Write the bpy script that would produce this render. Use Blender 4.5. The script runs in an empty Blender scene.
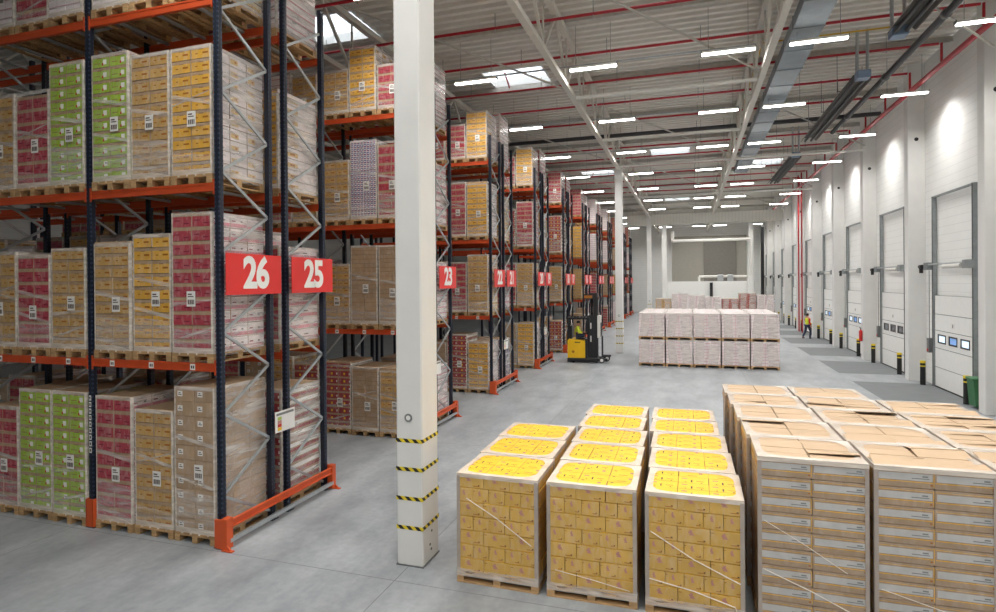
import bpy, bmesh, math, random
from mathutils import Vector, Matrix
random.seed(7)
PI = math.pi
C = bpy.context.scene.collection
SC = bpy.context.scene

# ------------------------------------------------------------------ materials
def lin(c):
    return tuple((v / 255 / 12.92 if v / 255 <= .04045 else ((v / 255 + .055) / 1.055) ** 2.4) for v in c)

MATS = {}
def mat(name, rgb, rough=.6, metal=0., var=.10, scale=6., film=0., bump=0., rand=0., stretch=(1, 1, 1), coat=0., emit=0., spec=.5):
    if name in MATS:
        return MATS[name]
    m = bpy.data.materials.new(name)
    m.use_nodes = True
    nt = m.node_tree
    N, Lk = nt.nodes, nt.links
    b = N['Principled BSDF']
    col = lin(rgb)
    b.inputs['Roughness'].default_value = rough
    b.inputs['Metallic'].default_value = metal
    b.inputs['Specular IOR Level'].default_value = spec
    tc = N.new('ShaderNodeTexCoord')
    mp = N.new('ShaderNodeMapping'); mp.inputs['Scale'].default_value = stretch
    Lk.new(tc.outputs['Object'], mp.inputs['Vector'])
    oi = N.new('ShaderNodeObjectInfo')
    if rand or film:
        off = N.new('ShaderNodeVectorMath'); off.operation = 'MULTIPLY_ADD'
        off.inputs[1].default_value = (17, 31, 23)
        Lk.new(oi.outputs['Random'], off.inputs[0]); Lk.new(mp.outputs['Vector'], off.inputs[2])
        vec = off.outputs[0]
    else:
        vec = mp.outputs['Vector']
    nz = N.new('ShaderNodeTexNoise'); nz.inputs['Scale'].default_value = scale; nz.inputs['Detail'].default_value = 4
    Lk.new(vec, nz.inputs['Vector'])
    rp = N.new('ShaderNodeValToRGB')
    rp.color_ramp.elements[0].position = .3; rp.color_ramp.elements[1].position = .7
    rp.color_ramp.elements[0].color = tuple(v * (1 - var) for v in col) + (1,)
    rp.color_ramp.elements[1].color = tuple(min(1, v * (1 + var)) for v in col) + (1,)
    Lk.new(nz.outputs['Fac'], rp.inputs['Fac'])
    out = rp.outputs['Color']
    if rand:
        hs = N.new('ShaderNodeHueSaturation')
        mr = N.new('ShaderNodeMapRange'); mr.inputs['To Min'].default_value = 1 - rand; mr.inputs['To Max'].default_value = 1 + rand
        Lk.new(oi.outputs['Random'], mr.inputs['Value']); Lk.new(mr.outputs['Result'], hs.inputs['Value'])
        Lk.new(out, hs.inputs['Color']); out = hs.outputs['Color']
    if film:
        mp2 = N.new('ShaderNodeMapping'); mp2.inputs['Scale'].default_value = (3, 3, 1.2); mp2.inputs['Rotation'].default_value = (.3, .5, 0)
        Lk.new(vec, mp2.inputs['Vector'])
        n2 = N.new('ShaderNodeTexNoise'); n2.inputs['Scale'].default_value = 3.2; n2.inputs['Detail'].default_value = 5; n2.inputs['Distortion'].default_value = 1.2
        Lk.new(mp2.outputs['Vector'], n2.inputs['Vector'])
        r2 = N.new('ShaderNodeValToRGB')
        r2.color_ramp.elements[0].position = .45; r2.color_ramp.elements[0].color = (film * .15,) * 3 + (1,)
        r2.color_ramp.elements[1].position = .75; r2.color_ramp.elements[1].color = (min(1, film * 1.05),) * 3 + (1,)
        Lk.new(n2.outputs['Fac'], r2.inputs['Fac'])
        mx = N.new('ShaderNodeMix'); mx.data_type = 'RGBA'
        Lk.new(r2.outputs['Color'], mx.inputs[0]); Lk.new(out, mx.inputs[6]); mx.inputs[7].default_value = (.72, .69, .67, 1)
        out = mx.outputs[2]
        b.inputs['Coat Weight'].default_value = .55; b.inputs['Coat Roughness'].default_value = .18
        bp = N.new('ShaderNodeBump'); bp.inputs['Strength'].default_value = .35; bp.inputs['Distance'].default_value = .02
        Lk.new(n2.outputs['Fac'], bp.inputs['Height']); Lk.new(bp.outputs['Normal'], b.inputs['Coat Normal'])
    elif coat:
        b.inputs['Coat Weight'].default_value = coat; b.inputs['Coat Roughness'].default_value = .1
    if bump:
        bp = N.new('ShaderNodeBump'); bp.inputs['Strength'].default_value = bump; bp.inputs['Distance'].default_value = .01
        Lk.new(nz.outputs['Fac'], bp.inputs['Height']); Lk.new(bp.outputs['Normal'], b.inputs['Normal'])
    Lk.new(out, b.inputs['Base Color'])
    if emit:
        b.inputs['Emission Color'].default_value = col + (1,); b.inputs['Emission Strength'].default_value = emit
    MATS[name] = m
    return m

def film_mat(name, rgb, fac, rough=.25):
    m = bpy.data.materials.new(name); m.use_nodes = True
    nt = m.node_tree; N, Lk = nt.nodes, nt.links
    b = N['Principled BSDF']; b.inputs['Base Color'].default_value = lin(rgb) + (1,); b.inputs['Roughness'].default_value = rough
    t = N.new('ShaderNodeBsdfTransparent'); mx = N.new('ShaderNodeMixShader')
    tc = N.new('ShaderNodeTexCoord'); nz = N.new('ShaderNodeTexNoise'); nz.inputs['Scale'].default_value = 3; nz.inputs['Detail'].default_value = 5
    nz.inputs['Distortion'].default_value = .5
    mp = N.new('ShaderNodeMapping'); mp.inputs['Scale'].default_value = (.8, .8, 5); mp.inputs['Rotation'].default_value = (.18, .18, 0)
    Lk.new(tc.outputs['Object'], mp.inputs['Vector']); Lk.new(mp.outputs[0], nz.inputs['Vector'])
    mr = N.new('ShaderNodeMapRange'); mr.inputs['From Min'].default_value = .3; mr.inputs['From Max'].default_value = .7
    mr.inputs['To Min'].default_value = max(0, fac - .2); mr.inputs['To Max'].default_value = min(1, fac + .2)
    Lk.new(nz.outputs['Fac'], mr.inputs['Value']); Lk.new(mr.outputs['Result'], mx.inputs['Fac'])
    Lk.new(t.outputs[0], mx.inputs[1]); Lk.new(b.outputs[0], mx.inputs[2])
    Lk.new(mx.outputs[0], N['Material Output'].inputs['Surface'])
    bp = N.new('ShaderNodeBump'); bp.inputs['Strength'].default_value = .4; bp.inputs['Distance'].default_value = .02
    Lk.new(nz.outputs['Fac'], bp.inputs['Height']); Lk.new(bp.outputs['Normal'], b.inputs['Normal'])
    MATS[name] = m
    return m

KRAFT = (168, 139, 108)
M = dict(
    kraft=mat('kraft', KRAFT, .55, rand=.06, film=.22),
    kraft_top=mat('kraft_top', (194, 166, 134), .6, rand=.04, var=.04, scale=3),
    kraft_dark=mat('kraft_dark', (150, 118, 86), .6, rand=.05),
    yellow=mat('yellow_print', (218, 164, 44), .5, rand=.06, film=.26),
    shaded_yellow=mat('shaded_yellow_print', (190, 148, 74), .5, rand=.08, film=.34),  # same yellow print with dim lighting put into its colour
    red=mat('red_print', (166, 32, 54), .5, rand=.08, film=.3),
    dark_red=mat('dark_red_print', (150, 34, 42), .5, rand=.05, film=.2),
    pink=mat('pink_print', (200, 112, 126), .5, rand=.05, film=.3),
    green=mat('green_print', (154, 186, 36), .5, rand=.06, film=.26),
    blue=mat('blue_print', (70, 74, 130), .45, rand=.05, film=.15),
    white_side=mat('white_carton_side', (226, 214, 212), .5, rand=.04, film=.4),
    cream_side=mat('cream_carton_side', (212, 194, 168), .5, rand=.04, film=.5),
    amber_side=mat('amber_carton_side', (208, 168, 88), .5, rand=.04, film=.4),
    lilac=mat('lilac_carton', (230, 218, 218), .5, rand=.05, film=.5),
    rose=mat('rose_edge', (194, 142, 144), .5, rand=.05, film=.2),
    ink=mat('dark_ink', (70, 52, 44), .6), plum=mat('plum_ink', (128, 34, 56), .6), amber_ink=mat('amber_ink', (160, 96, 22), .6),
    purple=mat('purple_ink', (188, 134, 122), .6), paper=mat('white_paper', (232, 230, 226), .6, var=.03), lemon=mat('lemon_ink', (232, 190, 50), .6),
    scarlet=mat('scarlet_ink', (190, 50, 44), .6), band=mat('white_print_band', (184, 182, 180), .5, film=.12),
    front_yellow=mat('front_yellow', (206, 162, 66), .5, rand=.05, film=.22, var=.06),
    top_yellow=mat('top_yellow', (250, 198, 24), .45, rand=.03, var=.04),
    front_kraft=mat('front_kraft', (160, 134, 108), .55, rand=.04, film=.16),
    wood=mat('pallet_wood', (176, 142, 100), .75, var=.25, scale=5, stretch=(1, 6, 6), rand=.15),
    steel_blue=mat('rack_blue', (18, 26, 42), .45, var=.06), orange=mat('beam_orange', (192, 74, 34), .45, var=.06),
    galv=mat('galvanised', (176, 180, 182), .4, metal=.6, var=.08, scale=12), hole=mat('slot_light', (74, 86, 110), .5),
    guard=mat('guard_orange', (204, 82, 34), .45, var=.05), sign=mat('sign_red', (222, 48, 44), .45, var=.03), white=mat('white_paint', (236, 236, 232), .5, var=.02),
    wall=None, black=mat('black_rubber', (28, 28, 28), .6), tape_y=mat('tape_yellow', (226, 200, 44), .5),
    pipe_red=mat('pipe_red', (172, 24, 38), .4), pipe_dark=mat('pipe_dark', (52, 52, 54), .5), pipe_white=mat('pipe_white', (220, 218, 212), .45, var=.03),
    truss=mat('truss_paint', (206, 202, 192), .5, var=.04), purlin=mat('purlin_grey', (186, 182, 174), .5), yellow_pipe=mat('gas_yellow', (206, 166, 50), .5),
    door=mat('door_panel', (240, 240, 237), .45, var=.02), seam=mat('door_seam', (96, 100, 100), .5), rail=mat('rail_steel', (150, 156, 157), .45, metal=.4),
    forklift_yellow=mat('truck_yellow', (232, 184, 20), .35, var=.04), truck_black=mat('truck_black', (30, 30, 33), .45), hivis=mat('hivis', (214, 226, 60), .7, var=.06),
    skin=mat('skin', (206, 150, 122), .6), hair=mat('hair', (44, 34, 30), .8), navy=mat('navy_cloth', (40, 52, 74), .85), red_cloth=mat('red_cloth', (196, 46, 44), .85),
    bin_green=mat('bin_green', (58, 112, 72), .5), extinguisher=mat('extinguisher_red', (206, 38, 40), .35), grey=mat('mid_grey', (120, 122, 122), .5), blue_box=mat('burner_blue', (112, 132, 158), .4),
    corner=mat('corner_board', (168, 156, 146), .6, var=.08), concrete_col=mat('column_paint', (224, 223, 220), .55, var=.03, scale=2),
    glass_dark=mat('dark_pane', (110, 116, 122), .1), glass_bright=mat('bright_pane', (214, 232, 248), .1, emit=.9), glass_blue=mat('blue_pane', (120, 160, 214), .1, emit=.55),  # bright and blue panes emit, standing in for daylight outside
    tube=mat('lamp_diffuser', (255, 252, 246), .4, emit=14.0),
    back_grey=mat('back_grey', (136, 132, 124), .7, var=.04), patch=mat('dock_floor_patch', (108, 112, 114), .5, var=.08, scale=2),
    strand=mat('film_strand', (232, 224, 212), .35),
)
M['duct'] = mat('duct_zinc', (132, 140, 146), .5, metal=.2, var=.1, scale=3)
M['reflector'] = mat('heater_reflector', (74, 68, 62), .5)
M['film'] = film_mat('stretch_film', (242, 236, 230), .40)
M['film_thin'] = film_mat('stretch_film_single', (246, 243, 240), .19, .18)
M['film_dense'] = film_mat('stretch_film_folded', (236, 226, 214), .72)

def line_wall_mat(name, rgb, period, axis='Z', width=.05, dark=.82):
    m = mat(name, rgb, .5, var=.02, scale=1.5)
    nt = m.node_tree; N, Lk = nt.nodes, nt.links; b = N['Principled BSDF']
    g = N.new('ShaderNodeNewGeometry'); s = N.new('ShaderNodeSeparateXYZ'); Lk.new(g.outputs['Position'], s.inputs[0])
    d = N.new('ShaderNodeMath'); d.operation = 'DIVIDE'; d.inputs[1].default_value = period; Lk.new(s.outputs[axis], d.inputs[0])
    f = N.new('ShaderNodeMath'); f.operation = 'FRACT'; Lk.new(d.outputs[0], f.inputs[0])
    l = N.new('ShaderNodeMath'); l.operation = 'LESS_THAN'; l.inputs[1].default_value = width; Lk.new(f.outputs[0], l.inputs[0])
    src = b.inputs['Base Color'].links[0].from_socket
    mx = N.new('ShaderNodeMix'); mx.data_type = 'RGBA'; Lk.new(l.outputs[0], mx.inputs[0]); Lk.new(src, mx.inputs[6])
    mx.inputs[7].default_value = tuple(v * dark for v in lin(rgb)) + (1,)
    Lk.new(mx.outputs[2], b.inputs['Base Color'])
    return m
M['wall'] = line_wall_mat('panel_wall', (243, 243, 240), .3)
M['beam_clad'] = line_wall_mat('clad_beam', (224, 222, 214), .3, 'X', .12, .85)

def hazard_mat():
    m = mat('hazard_tape', (226, 204, 40), .5, var=.03)
    nt = m.node_tree; N, Lk = nt.nodes, nt.links; b = N['Principled BSDF']
    g = N.new('ShaderNodeNewGeometry'); dt = N.new('ShaderNodeVectorMath'); dt.operation = 'DOT_PRODUCT'; dt.inputs[1].default_value = (7.4, 7.4, 7.4)
    Lk.new(g.outputs['Position'], dt.inputs[0])
    f = N.new('ShaderNodeMath'); f.operation = 'FRACT'; Lk.new(dt.outputs['Value'], f.inputs[0])
    l = N.new('ShaderNodeMath'); l.operation = 'LESS_THAN'; l.inputs[1].default_value = .5; Lk.new(f.outputs[0], l.inputs[0])
    mx = N.new('ShaderNodeMix'); mx.data_type = 'RGBA'; Lk.new(l.outputs[0], mx.inputs[0])
    mx.inputs[6].default_value = lin((228, 204, 40)) + (1,); mx.inputs[7].default_value = lin((24, 22, 20)) + (1,)
    Lk.new(mx.outputs[2], b.inputs['Base Color'])
    return m
M['hazard'] = hazard_mat()

def floor_mat():
    m = bpy.data.materials.new('polished_concrete'); m.use_nodes = True
    nt = m.node_tree; N, Lk = nt.nodes, nt.links; b = N['Principled BSDF']
    g = N.new('ShaderNodeNewGeometry')
    n1 = N.new('ShaderNodeTexNoise'); n1.inputs['Scale'].default_value = .8; n1.inputs['Detail'].default_value = 8; n1.inputs['Roughness'].default_value = .65
    mp = N.new('ShaderNodeMapping'); mp.inputs['Scale'].default_value = (1.6, .7, 1); Lk.new(g.outputs['Position'], mp.inputs['Vector']); Lk.new(mp.outputs[0], n1.inputs['Vector'])
    n2 = N.new('ShaderNodeTexNoise'); n2.inputs['Scale'].default_value = 9; n2.inputs['Detail'].default_value = 6; Lk.new(g.outputs['Position'], n2.inputs['Vector'])
    r1 = N.new('ShaderNodeValToRGB'); r1.color_ramp.elements[0].position = .3; r1.color_ramp.elements[1].position = .7
    r1.color_ramp.elements[0].color = lin((124, 129, 133)) + (1,); r1.color_ramp.elements[1].color = lin((168, 172, 175)) + (1,)
    Lk.new(n1.outputs['Fac'], r1.inputs['Fac'])
    mx = N.new('ShaderNodeMix'); mx.data_type = 'RGBA'; mx.blend_type = 'OVERLAY'; mx.inputs[0].default_value = .18
    Lk.new(r1.outputs['Color'], mx.inputs[6]); Lk.new(n2.outputs['Fac'], mx.inputs[7])
    # saw-cut joints
    s = N.new('ShaderNodeSeparateXYZ'); Lk.new(g.outputs['Position'], s.inputs[0])
    def joint(axis, per, off):
        a = N.new('ShaderNodeMath'); a.operation = 'ADD'; a.inputs[1].default_value = off + 100 * per; Lk.new(s.outputs[axis], a.inputs[0])
        d = N.new('ShaderNodeMath'); d.operation = 'DIVIDE'; d.inputs[1].default_value = per; Lk.new(a.outputs[0], d.inputs[0])
        f = N.new('ShaderNodeMath'); f.operation = 'FRACT'; Lk.new(d.outputs[0], f.inputs[0])
        l = N.new('ShaderNodeMath'); l.operation = 'LESS_THAN'; l.inputs[1].default_value = .012 / per; Lk.new(f.outputs[0], l.inputs[0])
        return l
    a, c = joint('X', 6.05, 3.85), joint('Y', 6.6, -.6)
    mm = N.new('ShaderNodeMath'); mm.operation = 'MAXIMUM'; Lk.new(a.outputs[0], mm.inputs[0]); Lk.new(c.outputs[0], mm.inputs[1])
    m2 = N.new('ShaderNodeMix'); m2.data_type = 'RGBA'; Lk.new(mm.outputs[0], m2.inputs[0]); Lk.new(mx.outputs[2], m2.inputs[6]); m2.inputs[7].default_value = lin((106, 108, 109)) + (1,)
    Lk.new(m2.outputs[2], b.inputs['Base Color'])
    rr = N.new('ShaderNodeMapRange'); rr.inputs['To Min'].default_value = .32; rr.inputs['To Max'].default_value = .5
    Lk.new(n1.outputs['Fac'], rr.inputs['Value']); Lk.new(rr.outputs['Result'], b.inputs['Roughness'])
    return m
M['floor'] = floor_mat()

# ------------------------------------------------------------------ mesh builder
class MB:
    def __init__(s):
        s.v, s.f, s.mi, s.ms = [], [], [], []
    def slot(s, m):
        if m not in s.ms:
            s.ms.append(m)
        return s.ms.index(m)
    def face(s, pts, m):
        k = len(s.v); s.v += [tuple(p) for p in pts]; s.f.append(tuple(range(k, k + len(pts)))); s.mi.append(s.slot(m))
    def box(s, x0, x1, y0, y1, z0, z1, m, top=None):
        k = len(s.v)
        s.v += [(x0, y0, z0), (x1, y0, z0), (x1, y1, z0), (x0, y1, z0), (x0, y0, z1), (x1, y0, z1), (x1, y1, z1), (x0, y1, z1)]
        for i, q in enumerate([(0, 3, 2, 1), (4, 5, 6, 7), (0, 1, 5, 4), (1, 2, 6, 5), (2, 3, 7, 6), (3, 0, 4, 7)]):
            s.f.append(tuple(k + a for a in q)); s.mi.append(s.slot(top if (top and i == 1) else m))
    def cbox(s, x0, x1, y0, y1, z0, z1, m, c=.02):
        """box with chamfered edges"""
        k = len(s.v); P = {}
        xs, ys, zs = (x0, x1), (y0, y1), (z0, z1)
        for i in (0, 1):
            for j in (0, 1):
                for l in (0, 1):
                    sx, sy, sz = (1, -1)[i], (1, -1)[j], (1, -1)[l]
                    P[i, j, l, 0] = len(s.v); s.v.append((xs[i], ys[j] + sy * c, zs[l] + sz * c))
                    P[i, j, l, 1] = len(s.v); s.v.append((xs[i] + sx * c, ys[j], zs[l] + sz * c))
                    P[i, j, l, 2] = len(s.v); s.v.append((xs[i] + sx * c, ys[j] + sy * c, zs[l]))
        mi = s.slot(m)
        def add(q, flip):
            s.f.append(tuple(reversed(q)) if flip else tuple(q)); s.mi.append(mi)
        for i in (0, 1):
            add([P[i, 0, 0, 0], P[i, 1, 0, 0], P[i, 1, 1, 0], P[i, 0, 1, 0]], i == 0)
            add([P[0, i, 0, 1], P[1, i, 0, 1], P[1, i, 1, 1], P[0, i, 1, 1]], i == 1)
            add([P[0, 0, i, 2], P[1, 0, i, 2], P[1, 1, i, 2], P[0, 1, i, 2]], i == 0)
        for a in (0, 1):
            for b in (0, 1):
                add([P[a, b, 0, 0], P[a, b, 1, 0], P[a, b, 1, 1], P[a, b, 0, 1]], (a + b) % 2 == 1)
                add([P[a, 0, b, 0], P[a, 0, b, 2], P[a, 1, b, 2], P[a, 1, b, 0]], (a + b) % 2 == 1)
                add([P[0, a, b, 1], P[1, a, b, 1], P[1, a, b, 2], P[0, a, b, 2]], (a + b) % 2 == 1)
        for i in (0, 1):
            for j in (0, 1):
                for l in (0, 1):
                    add([P[i, j, l, 0], P[i, j, l, 1], P[i, j, l, 2]], (i + j + l) % 2 == 1)
    def bar(s, p, q, w, h, m):
        p, q = Vector(p), Vector(q); d = (q - p).normalized()
        up = Vector((0, 0, 1)) if abs(d.z) < .95 else Vector((0, 1, 0))
        r = d.cross(up).normalized(); u = r.cross(d)
        k = len(s.v)
        for e in (p, q):
            for a, b in ((-1, -1), (1, -1), (1, 1), (-1, 1)):
                s.v.append(tuple(e + r * a * w / 2 + u * b * h / 2))
        for qd in [(3, 2, 1, 0), (4, 5, 6, 7), (0, 1, 5, 4), (1, 2, 6, 5), (2, 3, 7, 6), (3, 0, 4, 7)]:
            s.f.append(tuple(k + a for a in qd)); s.mi.append(s.slot(m))
    def tube(s, p, q, r, m, n=10, r2=None, cap=True):
        p, q = Vector(p), Vector(q); d = (q - p).normalized(); r2 = r if r2 is None else r2
        up = Vector((0, 0, 1)) if abs(d.z) < .95 else Vector((0, 1, 0))
        a = d.cross(up).normalized(); b = a.cross(d); k = len(s.v)
        for e, rr in ((p, r), (q, r2)):
            for i in range(n):
                t = 2 * PI * i / n
                s.v.append(tuple(e + a * math.cos(t) * rr + b * math.sin(t) * rr))
        for i in range(n):
            j = (i + 1) % n
            s.f.append((k + i, k + n + i, k + n + j, k + j)); s.mi.append(s.slot(m))
        if cap:
            s.f.append(tuple(k + i for i in range(n))); s.mi.append(s.slot(m))
            s.f.append(tuple(k + n + i for i in reversed(range(n)))); s.mi.append(s.slot(m))
    def prism(s, pts, y0, y1, m):
        """pts in XZ extruded along Y"""
        k = len(s.v); n = len(pts)
        s.v += [(x, y0, z) for x, z in pts] + [(x, y1, z) for x, z in pts]
        s.f.append(tuple(range(k, k + n))); s.mi.append(s.slot(m))
        s.f.append(tuple(reversed(range(k + n, k + 2 * n)))); s.mi.append(s.slot(m))
        for i in range(n):
            j = (i + 1) % n
            s.f.append((k + i, k + n + i, k + n + j, k + j)); s.mi.append(s.slot(m))
    def mesh(s, name, fix=False, smooth=False):
        me = bpy.data.meshes.new(name); me.from_pydata(s.v, [], s.f)
        for m in s.ms:
            me.materials.append(m)
        me.polygons.foreach_set('material_index', s.mi)
        if fix:
            bm = bmesh.new(); bm.from_mesh(me); bmesh.ops.recalc_face_normals(bm, faces=bm.faces); bm.to_mesh(me); bm.free()
        if smooth:
            me.polygons.foreach_set('use_smooth', [True] * len(me.polygons))
        me.update()
        return me
    def build(s, name, parent=None, loc=(0, 0, 0), rz=0, **kw):
        return obj(name, s.mesh(name, **kw), parent, loc, rz)

def obj(name, me, parent=None, loc=(0, 0, 0), rz=0):
    o = bpy.data.objects.new(name, me); C.objects.link(o); o.location = loc
    if rz: o.rotation_euler = (0, 0, rz)
    if parent is not None: o.parent = parent
    return o
def tag(o, label, cat, group=None):
    o['label'] = label; o['category'] = cat
    if group: o['group'] = group
    return o
def thing(name, label, cat, loc=(0, 0, 0), rz=0, group=None):
    o = bpy.data.objects.new(name, None); C.objects.link(o); o.location = loc; o.rotation_euler = (0, 0, rz); o.empty_display_size = .2
    return tag(o, label, cat, group)
def struct(o, label=None):
    o['kind'] = 'structure'
    if label: o['label'] = label
    return o
WORD = {26: 'twenty-six', 25: 'twenty-five', 24: 'twenty-four', 23: 'twenty-three', 22: 'twenty-two', 21: 'twenty-one', 20: 'twenty', 19: 'nineteen', 18: 'eighteen', 17: 'seventeen',
        16: 'sixteen', 15: 'fifteen', 14: 'fourteen', 13: 'thirteen', 12: 'twelve', 11: 'eleven', 10: 'ten', 9: 'nine', 8: 'eight', 7: 'seven', 6: 'six', 5: 'five', 4: 'four', 3: 'three'}
ORD = ['first', 'second', 'third', 'fourth', 'fifth', 'sixth', 'seventh', 'eighth', 'ninth', 'tenth', 'eleventh', 'twelfth']

# ------------------------------------------------------------------ the hall
X0, X1, Y0, Y1, ZC = -34., 8.95, -14., 82., 12.7
b = MB(); b.box(X0, X1 + .6, Y0, Y1, -.3, 0, M['floor']); struct(b.build('floor'), 'smooth pale grey concrete warehouse floor')
COLY = [21.1 + 6.45 * k for k in range(-5, 10)]
# roof deck with skylight openings
SKY = [(-8.1, -5.6, 23.0, 24.9), (-2.25, -.1, 16.2, 18.0), (-8.1, -5.6, 46.2, 48.2), (-2.4, .05, 40.0, 42.0), (-12.6, -10.2, 16.4, 18.4), (4.4, 6.4, 46., 48.), (-2.4, .05, 64, 66), (-8.1, -5.6, 4, 6)]
DP = .44
def deck_z(y):
    u = (y / DP) % 1.0
    return ZC if u < .38 else ZC + .17 * (u - .38) / .12 if u < .5 else ZC + .17 if u < .88 else ZC + .17 * (1 - (u - .88) / .12)
def deck(b, xa, xb, ya, yb):
    ys = [ya, yb]; k = math.floor(ya / DP)
    while k * DP < yb:
        ys += [k * DP + q * DP for q in (0, .38, .5, .88) if ya < k * DP + q * DP < yb]; k += 1
    ys.sort()
    for u, v in zip(ys, ys[1:]):
        zu, zv = deck_z(u + 1e-7), deck_z(v - 1e-7)
        b.face([(xa, u, zu), (xa, v, zv), (xb, v, zv), (xb, u, zu)], M['deck'])
M['deck'] = mat('roof_deck', (222, 218, 210), .55, var=.04, scale=.7)
b = MB()
xs = sorted({X0, X1 + .3} | {s[0] for s in SKY} | {s[1] for s in SKY})
for xa, xb in zip(xs, xs[1:]):
    cuts = sorted((s[2], s[3]) for s in SKY if s[0] < (xa + xb) / 2 < s[1])
    y = Y0
    for ca, cb in cuts:
        deck(b, xa, xb, y, ca); y = cb
    deck(b, xa, xb, y, Y1)
struct(b.build('ceiling'), 'corrugated pale grey metal roof deck')
glass = film_mat('skylight_sheet', (244, 248, 252), .35, .3)
for i, (xa, xb, ya, yb) in enumerate(SKY):
    c = MB(); t = .06
    for q in ((xa - t, xa, ya - t, yb + t), (xb, xb + t, ya - t, yb + t), (xa, xb, ya - t, ya), (xa, xb, yb, yb + t)):
        c.box(*q, ZC + .01, ZC + .32, M['white'])
    o = struct(c.build('window_%d' % (i + 1)), 'bright roof skylight opening with white curb')
    g = MB(); g.box(xa - .02, xb + .02, ya - .02, yb + .02, ZC + .32, ZC + .34, glass); g.build('skylight_sheet', o)
    g = MB(); g.tube(((xa * .6 + xb * .4), ya, ZC - .1), ((xa * .75 + xb * .25), yb, ZC - .06), .035, M['pipe_red'], 6) if i in (0, 2) else g.box(xa, xa + .02, ya, yb, ZC + .3, ZC + .32, M['white'])
    g.build('opening_bar', o)
# walls
b = MB(); b.box(X1, X1 + .3, Y0, Y1, 0, ZC, M['wall']); struct(b.build('wall_right'), 'white horizontal panel wall behind the dock doors')
b = MB(); b.box(X0 - .3, X0, Y0, Y1, 0, ZC, M['wall']); struct(b.build('wall_left'))
b = MB(); b.box(X0, X1 + .3, Y0 - .3, Y0, 0, ZC, M['wall']); struct(b.build('wall_rear'))
b = MB(); b.box(X0, X1 + .3, Y1, Y1 + .3, 0, ZC, M['wall']); struct(b.build('wall_back'), 'far white end wall of the warehouse')
# columns along the right wall
for i, y in enumerate(COLY):
    b = MB(); b.cbox(8.35, 8.949, y, y + .45, 0, ZC - .05, M['concrete_col'], .015)
    o = struct(b.build('column_%d' % (i + 4)), 'white painted wall column between dock doors')
    c = MB(); c.tube((8.65, y - .004, 9.65), (8.65, y + .01, 9.65), .075, M['black'], 14); c.build('fixing_socket', o)
def column(n, x0, x1, y0, y1, top, label):
    b = MB(); b.cbox(x0, x1, y0, y1, 0, top, M['concrete_col'], .02)
    o = struct(b.build('column_%d' % n), label)
    for z in (.55, .97, 1.39, 1.80):
        t = MB(); e = .004
        t.box(x0 - e, x1 + e, y0 - e, y1 + e, z - .027, z + .027, M['hazard']); q = t.build('hazard_tape', o)
    t = MB(); t.tube((x0 + .2, y0 - .012, 2.13), (x0 + .2, y0 + .01, 2.13), .06, M['grey'], 18); t.tube((x0 + .2, y0 - .014, 2.13), (x0 + .2, y0, 2.13), .035, M['paper'], 14); t.build('fixing_ring', o)
    for z, dy in ((.42, .3), (.24, .24), (.16, .28)):
        t = MB(); t.tube((x1 - .01, y0 + dy, z), (x1 + .006, y0 + dy, z), .018, M['seam'], 10); t.build('fixing_hole', o)
    t = MB(); t.box(x0 - .012, x1 + .012, y0 - .012, y1 + .012, 0, .012, M['seam']); t.build('base_joint', o)
column(1, -4.03, -3.62, 7.64, 8.19, 10.45, 'thick white column banded with four yellow black hazard tapes near the yellow cartons')
column(2, -4.03, -3.62, 34.1, 34.65, 10.45, 'white column with hazard tapes behind the reach truck')
column(3, -4.03, -3.62, 60.6, 61.15, 10.45, 'distant white column under the clad beam')

# ------------------------------------------------------------------ roof structure
def truss(x, n):
    o = None
    b = MB(); b.box(x - .09, x + .09, Y0 + .1, Y1 - .1, 10.45, 10.6, M['truss'])
    o = struct(b.build('trim_%d' % n), 'pale lattice roof truss running the length of the hall')
    b = MB(); b.box(x - .1, x + .1, Y0 + .1, Y1 - .1, 12.15, 12.33, M['truss']); b.build('top_chord', o)
    y = 1.2 - 13.2; k = 0
    while y < Y1 - 4:
        b = MB(); b.bar((x, y, 12.2), (x, y + 1.65, 10.55), .08, .08, M['truss']); b.build('web_diagonal', o)
        b = MB(); b.bar((x, y + 1.65, 10.55), (x, y + 3.3, 12.2), .08, .08, M['truss']); b.build('web_diagonal', o)
        b = MB(); b.bar((x, y + 1.65, 10.55), (x, y + 1.65, 12.2), .05, .05, M['truss']); b.build('web_post', o)
        y += 3.3
for i, x in enumerate((-22.0, -15.95, -9.9, -3.825, 2.22)):
    truss(x, i + 1)
# purlins across the hall
for i in range(15):
    y = 1.2 + 5.94 * (i - 1)
    b = MB(); b.box(X0, X1, y - .06, y + .06, 12.5, 12.69, M['purlin']); b.box(X0, X1, y - .09, y + .09, 12.48, 12.5, M['purlin'])
    struct(b.build('trim_%d' % (i + 10)), 'grey roof purlin crossing under the deck')
# sway diagonals between trusses
k = 30
for y in (14.5, 27.5, 40.5, 53.5):
    for xa, xb in ((-3.8, 2.2), (-9.85, -3.85), (2.25, 8.3)):
        b = MB(); b.bar((xa, y, 12.2), (xb, y + 5.9, 10.7), .05, .05, M['purlin']); struct(b.build('trim_%d' % k)); k += 1
# white cross members level with the lamps
for y in (20.6, 27.1, 33.6, 46.4):
    b = MB(); b.tube((-3.74, y, 10.52), (2.12 if y < 30 else 8.3, y, 10.52), .065, M['pipe_white'], 8); b.build('tie_pipe')
for i, o in enumerate([o for o in C.objects if o.name.startswith('tie_pipe')]):
    tag(o, '%s white tie pipe spanning between the roof trusses, counted from the near end' % ORD[i], 'pipe', 'white tie pipes')
b = MB(); b.tube((-14, 31.2, 11.68), (8.4, 31.2, 11.68), .10, M['pipe_dark'], 10)
tag(b.build('dark_pipe'), 'thick black pipe crossing the whole hall under the roof deck', 'pipe')
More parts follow.
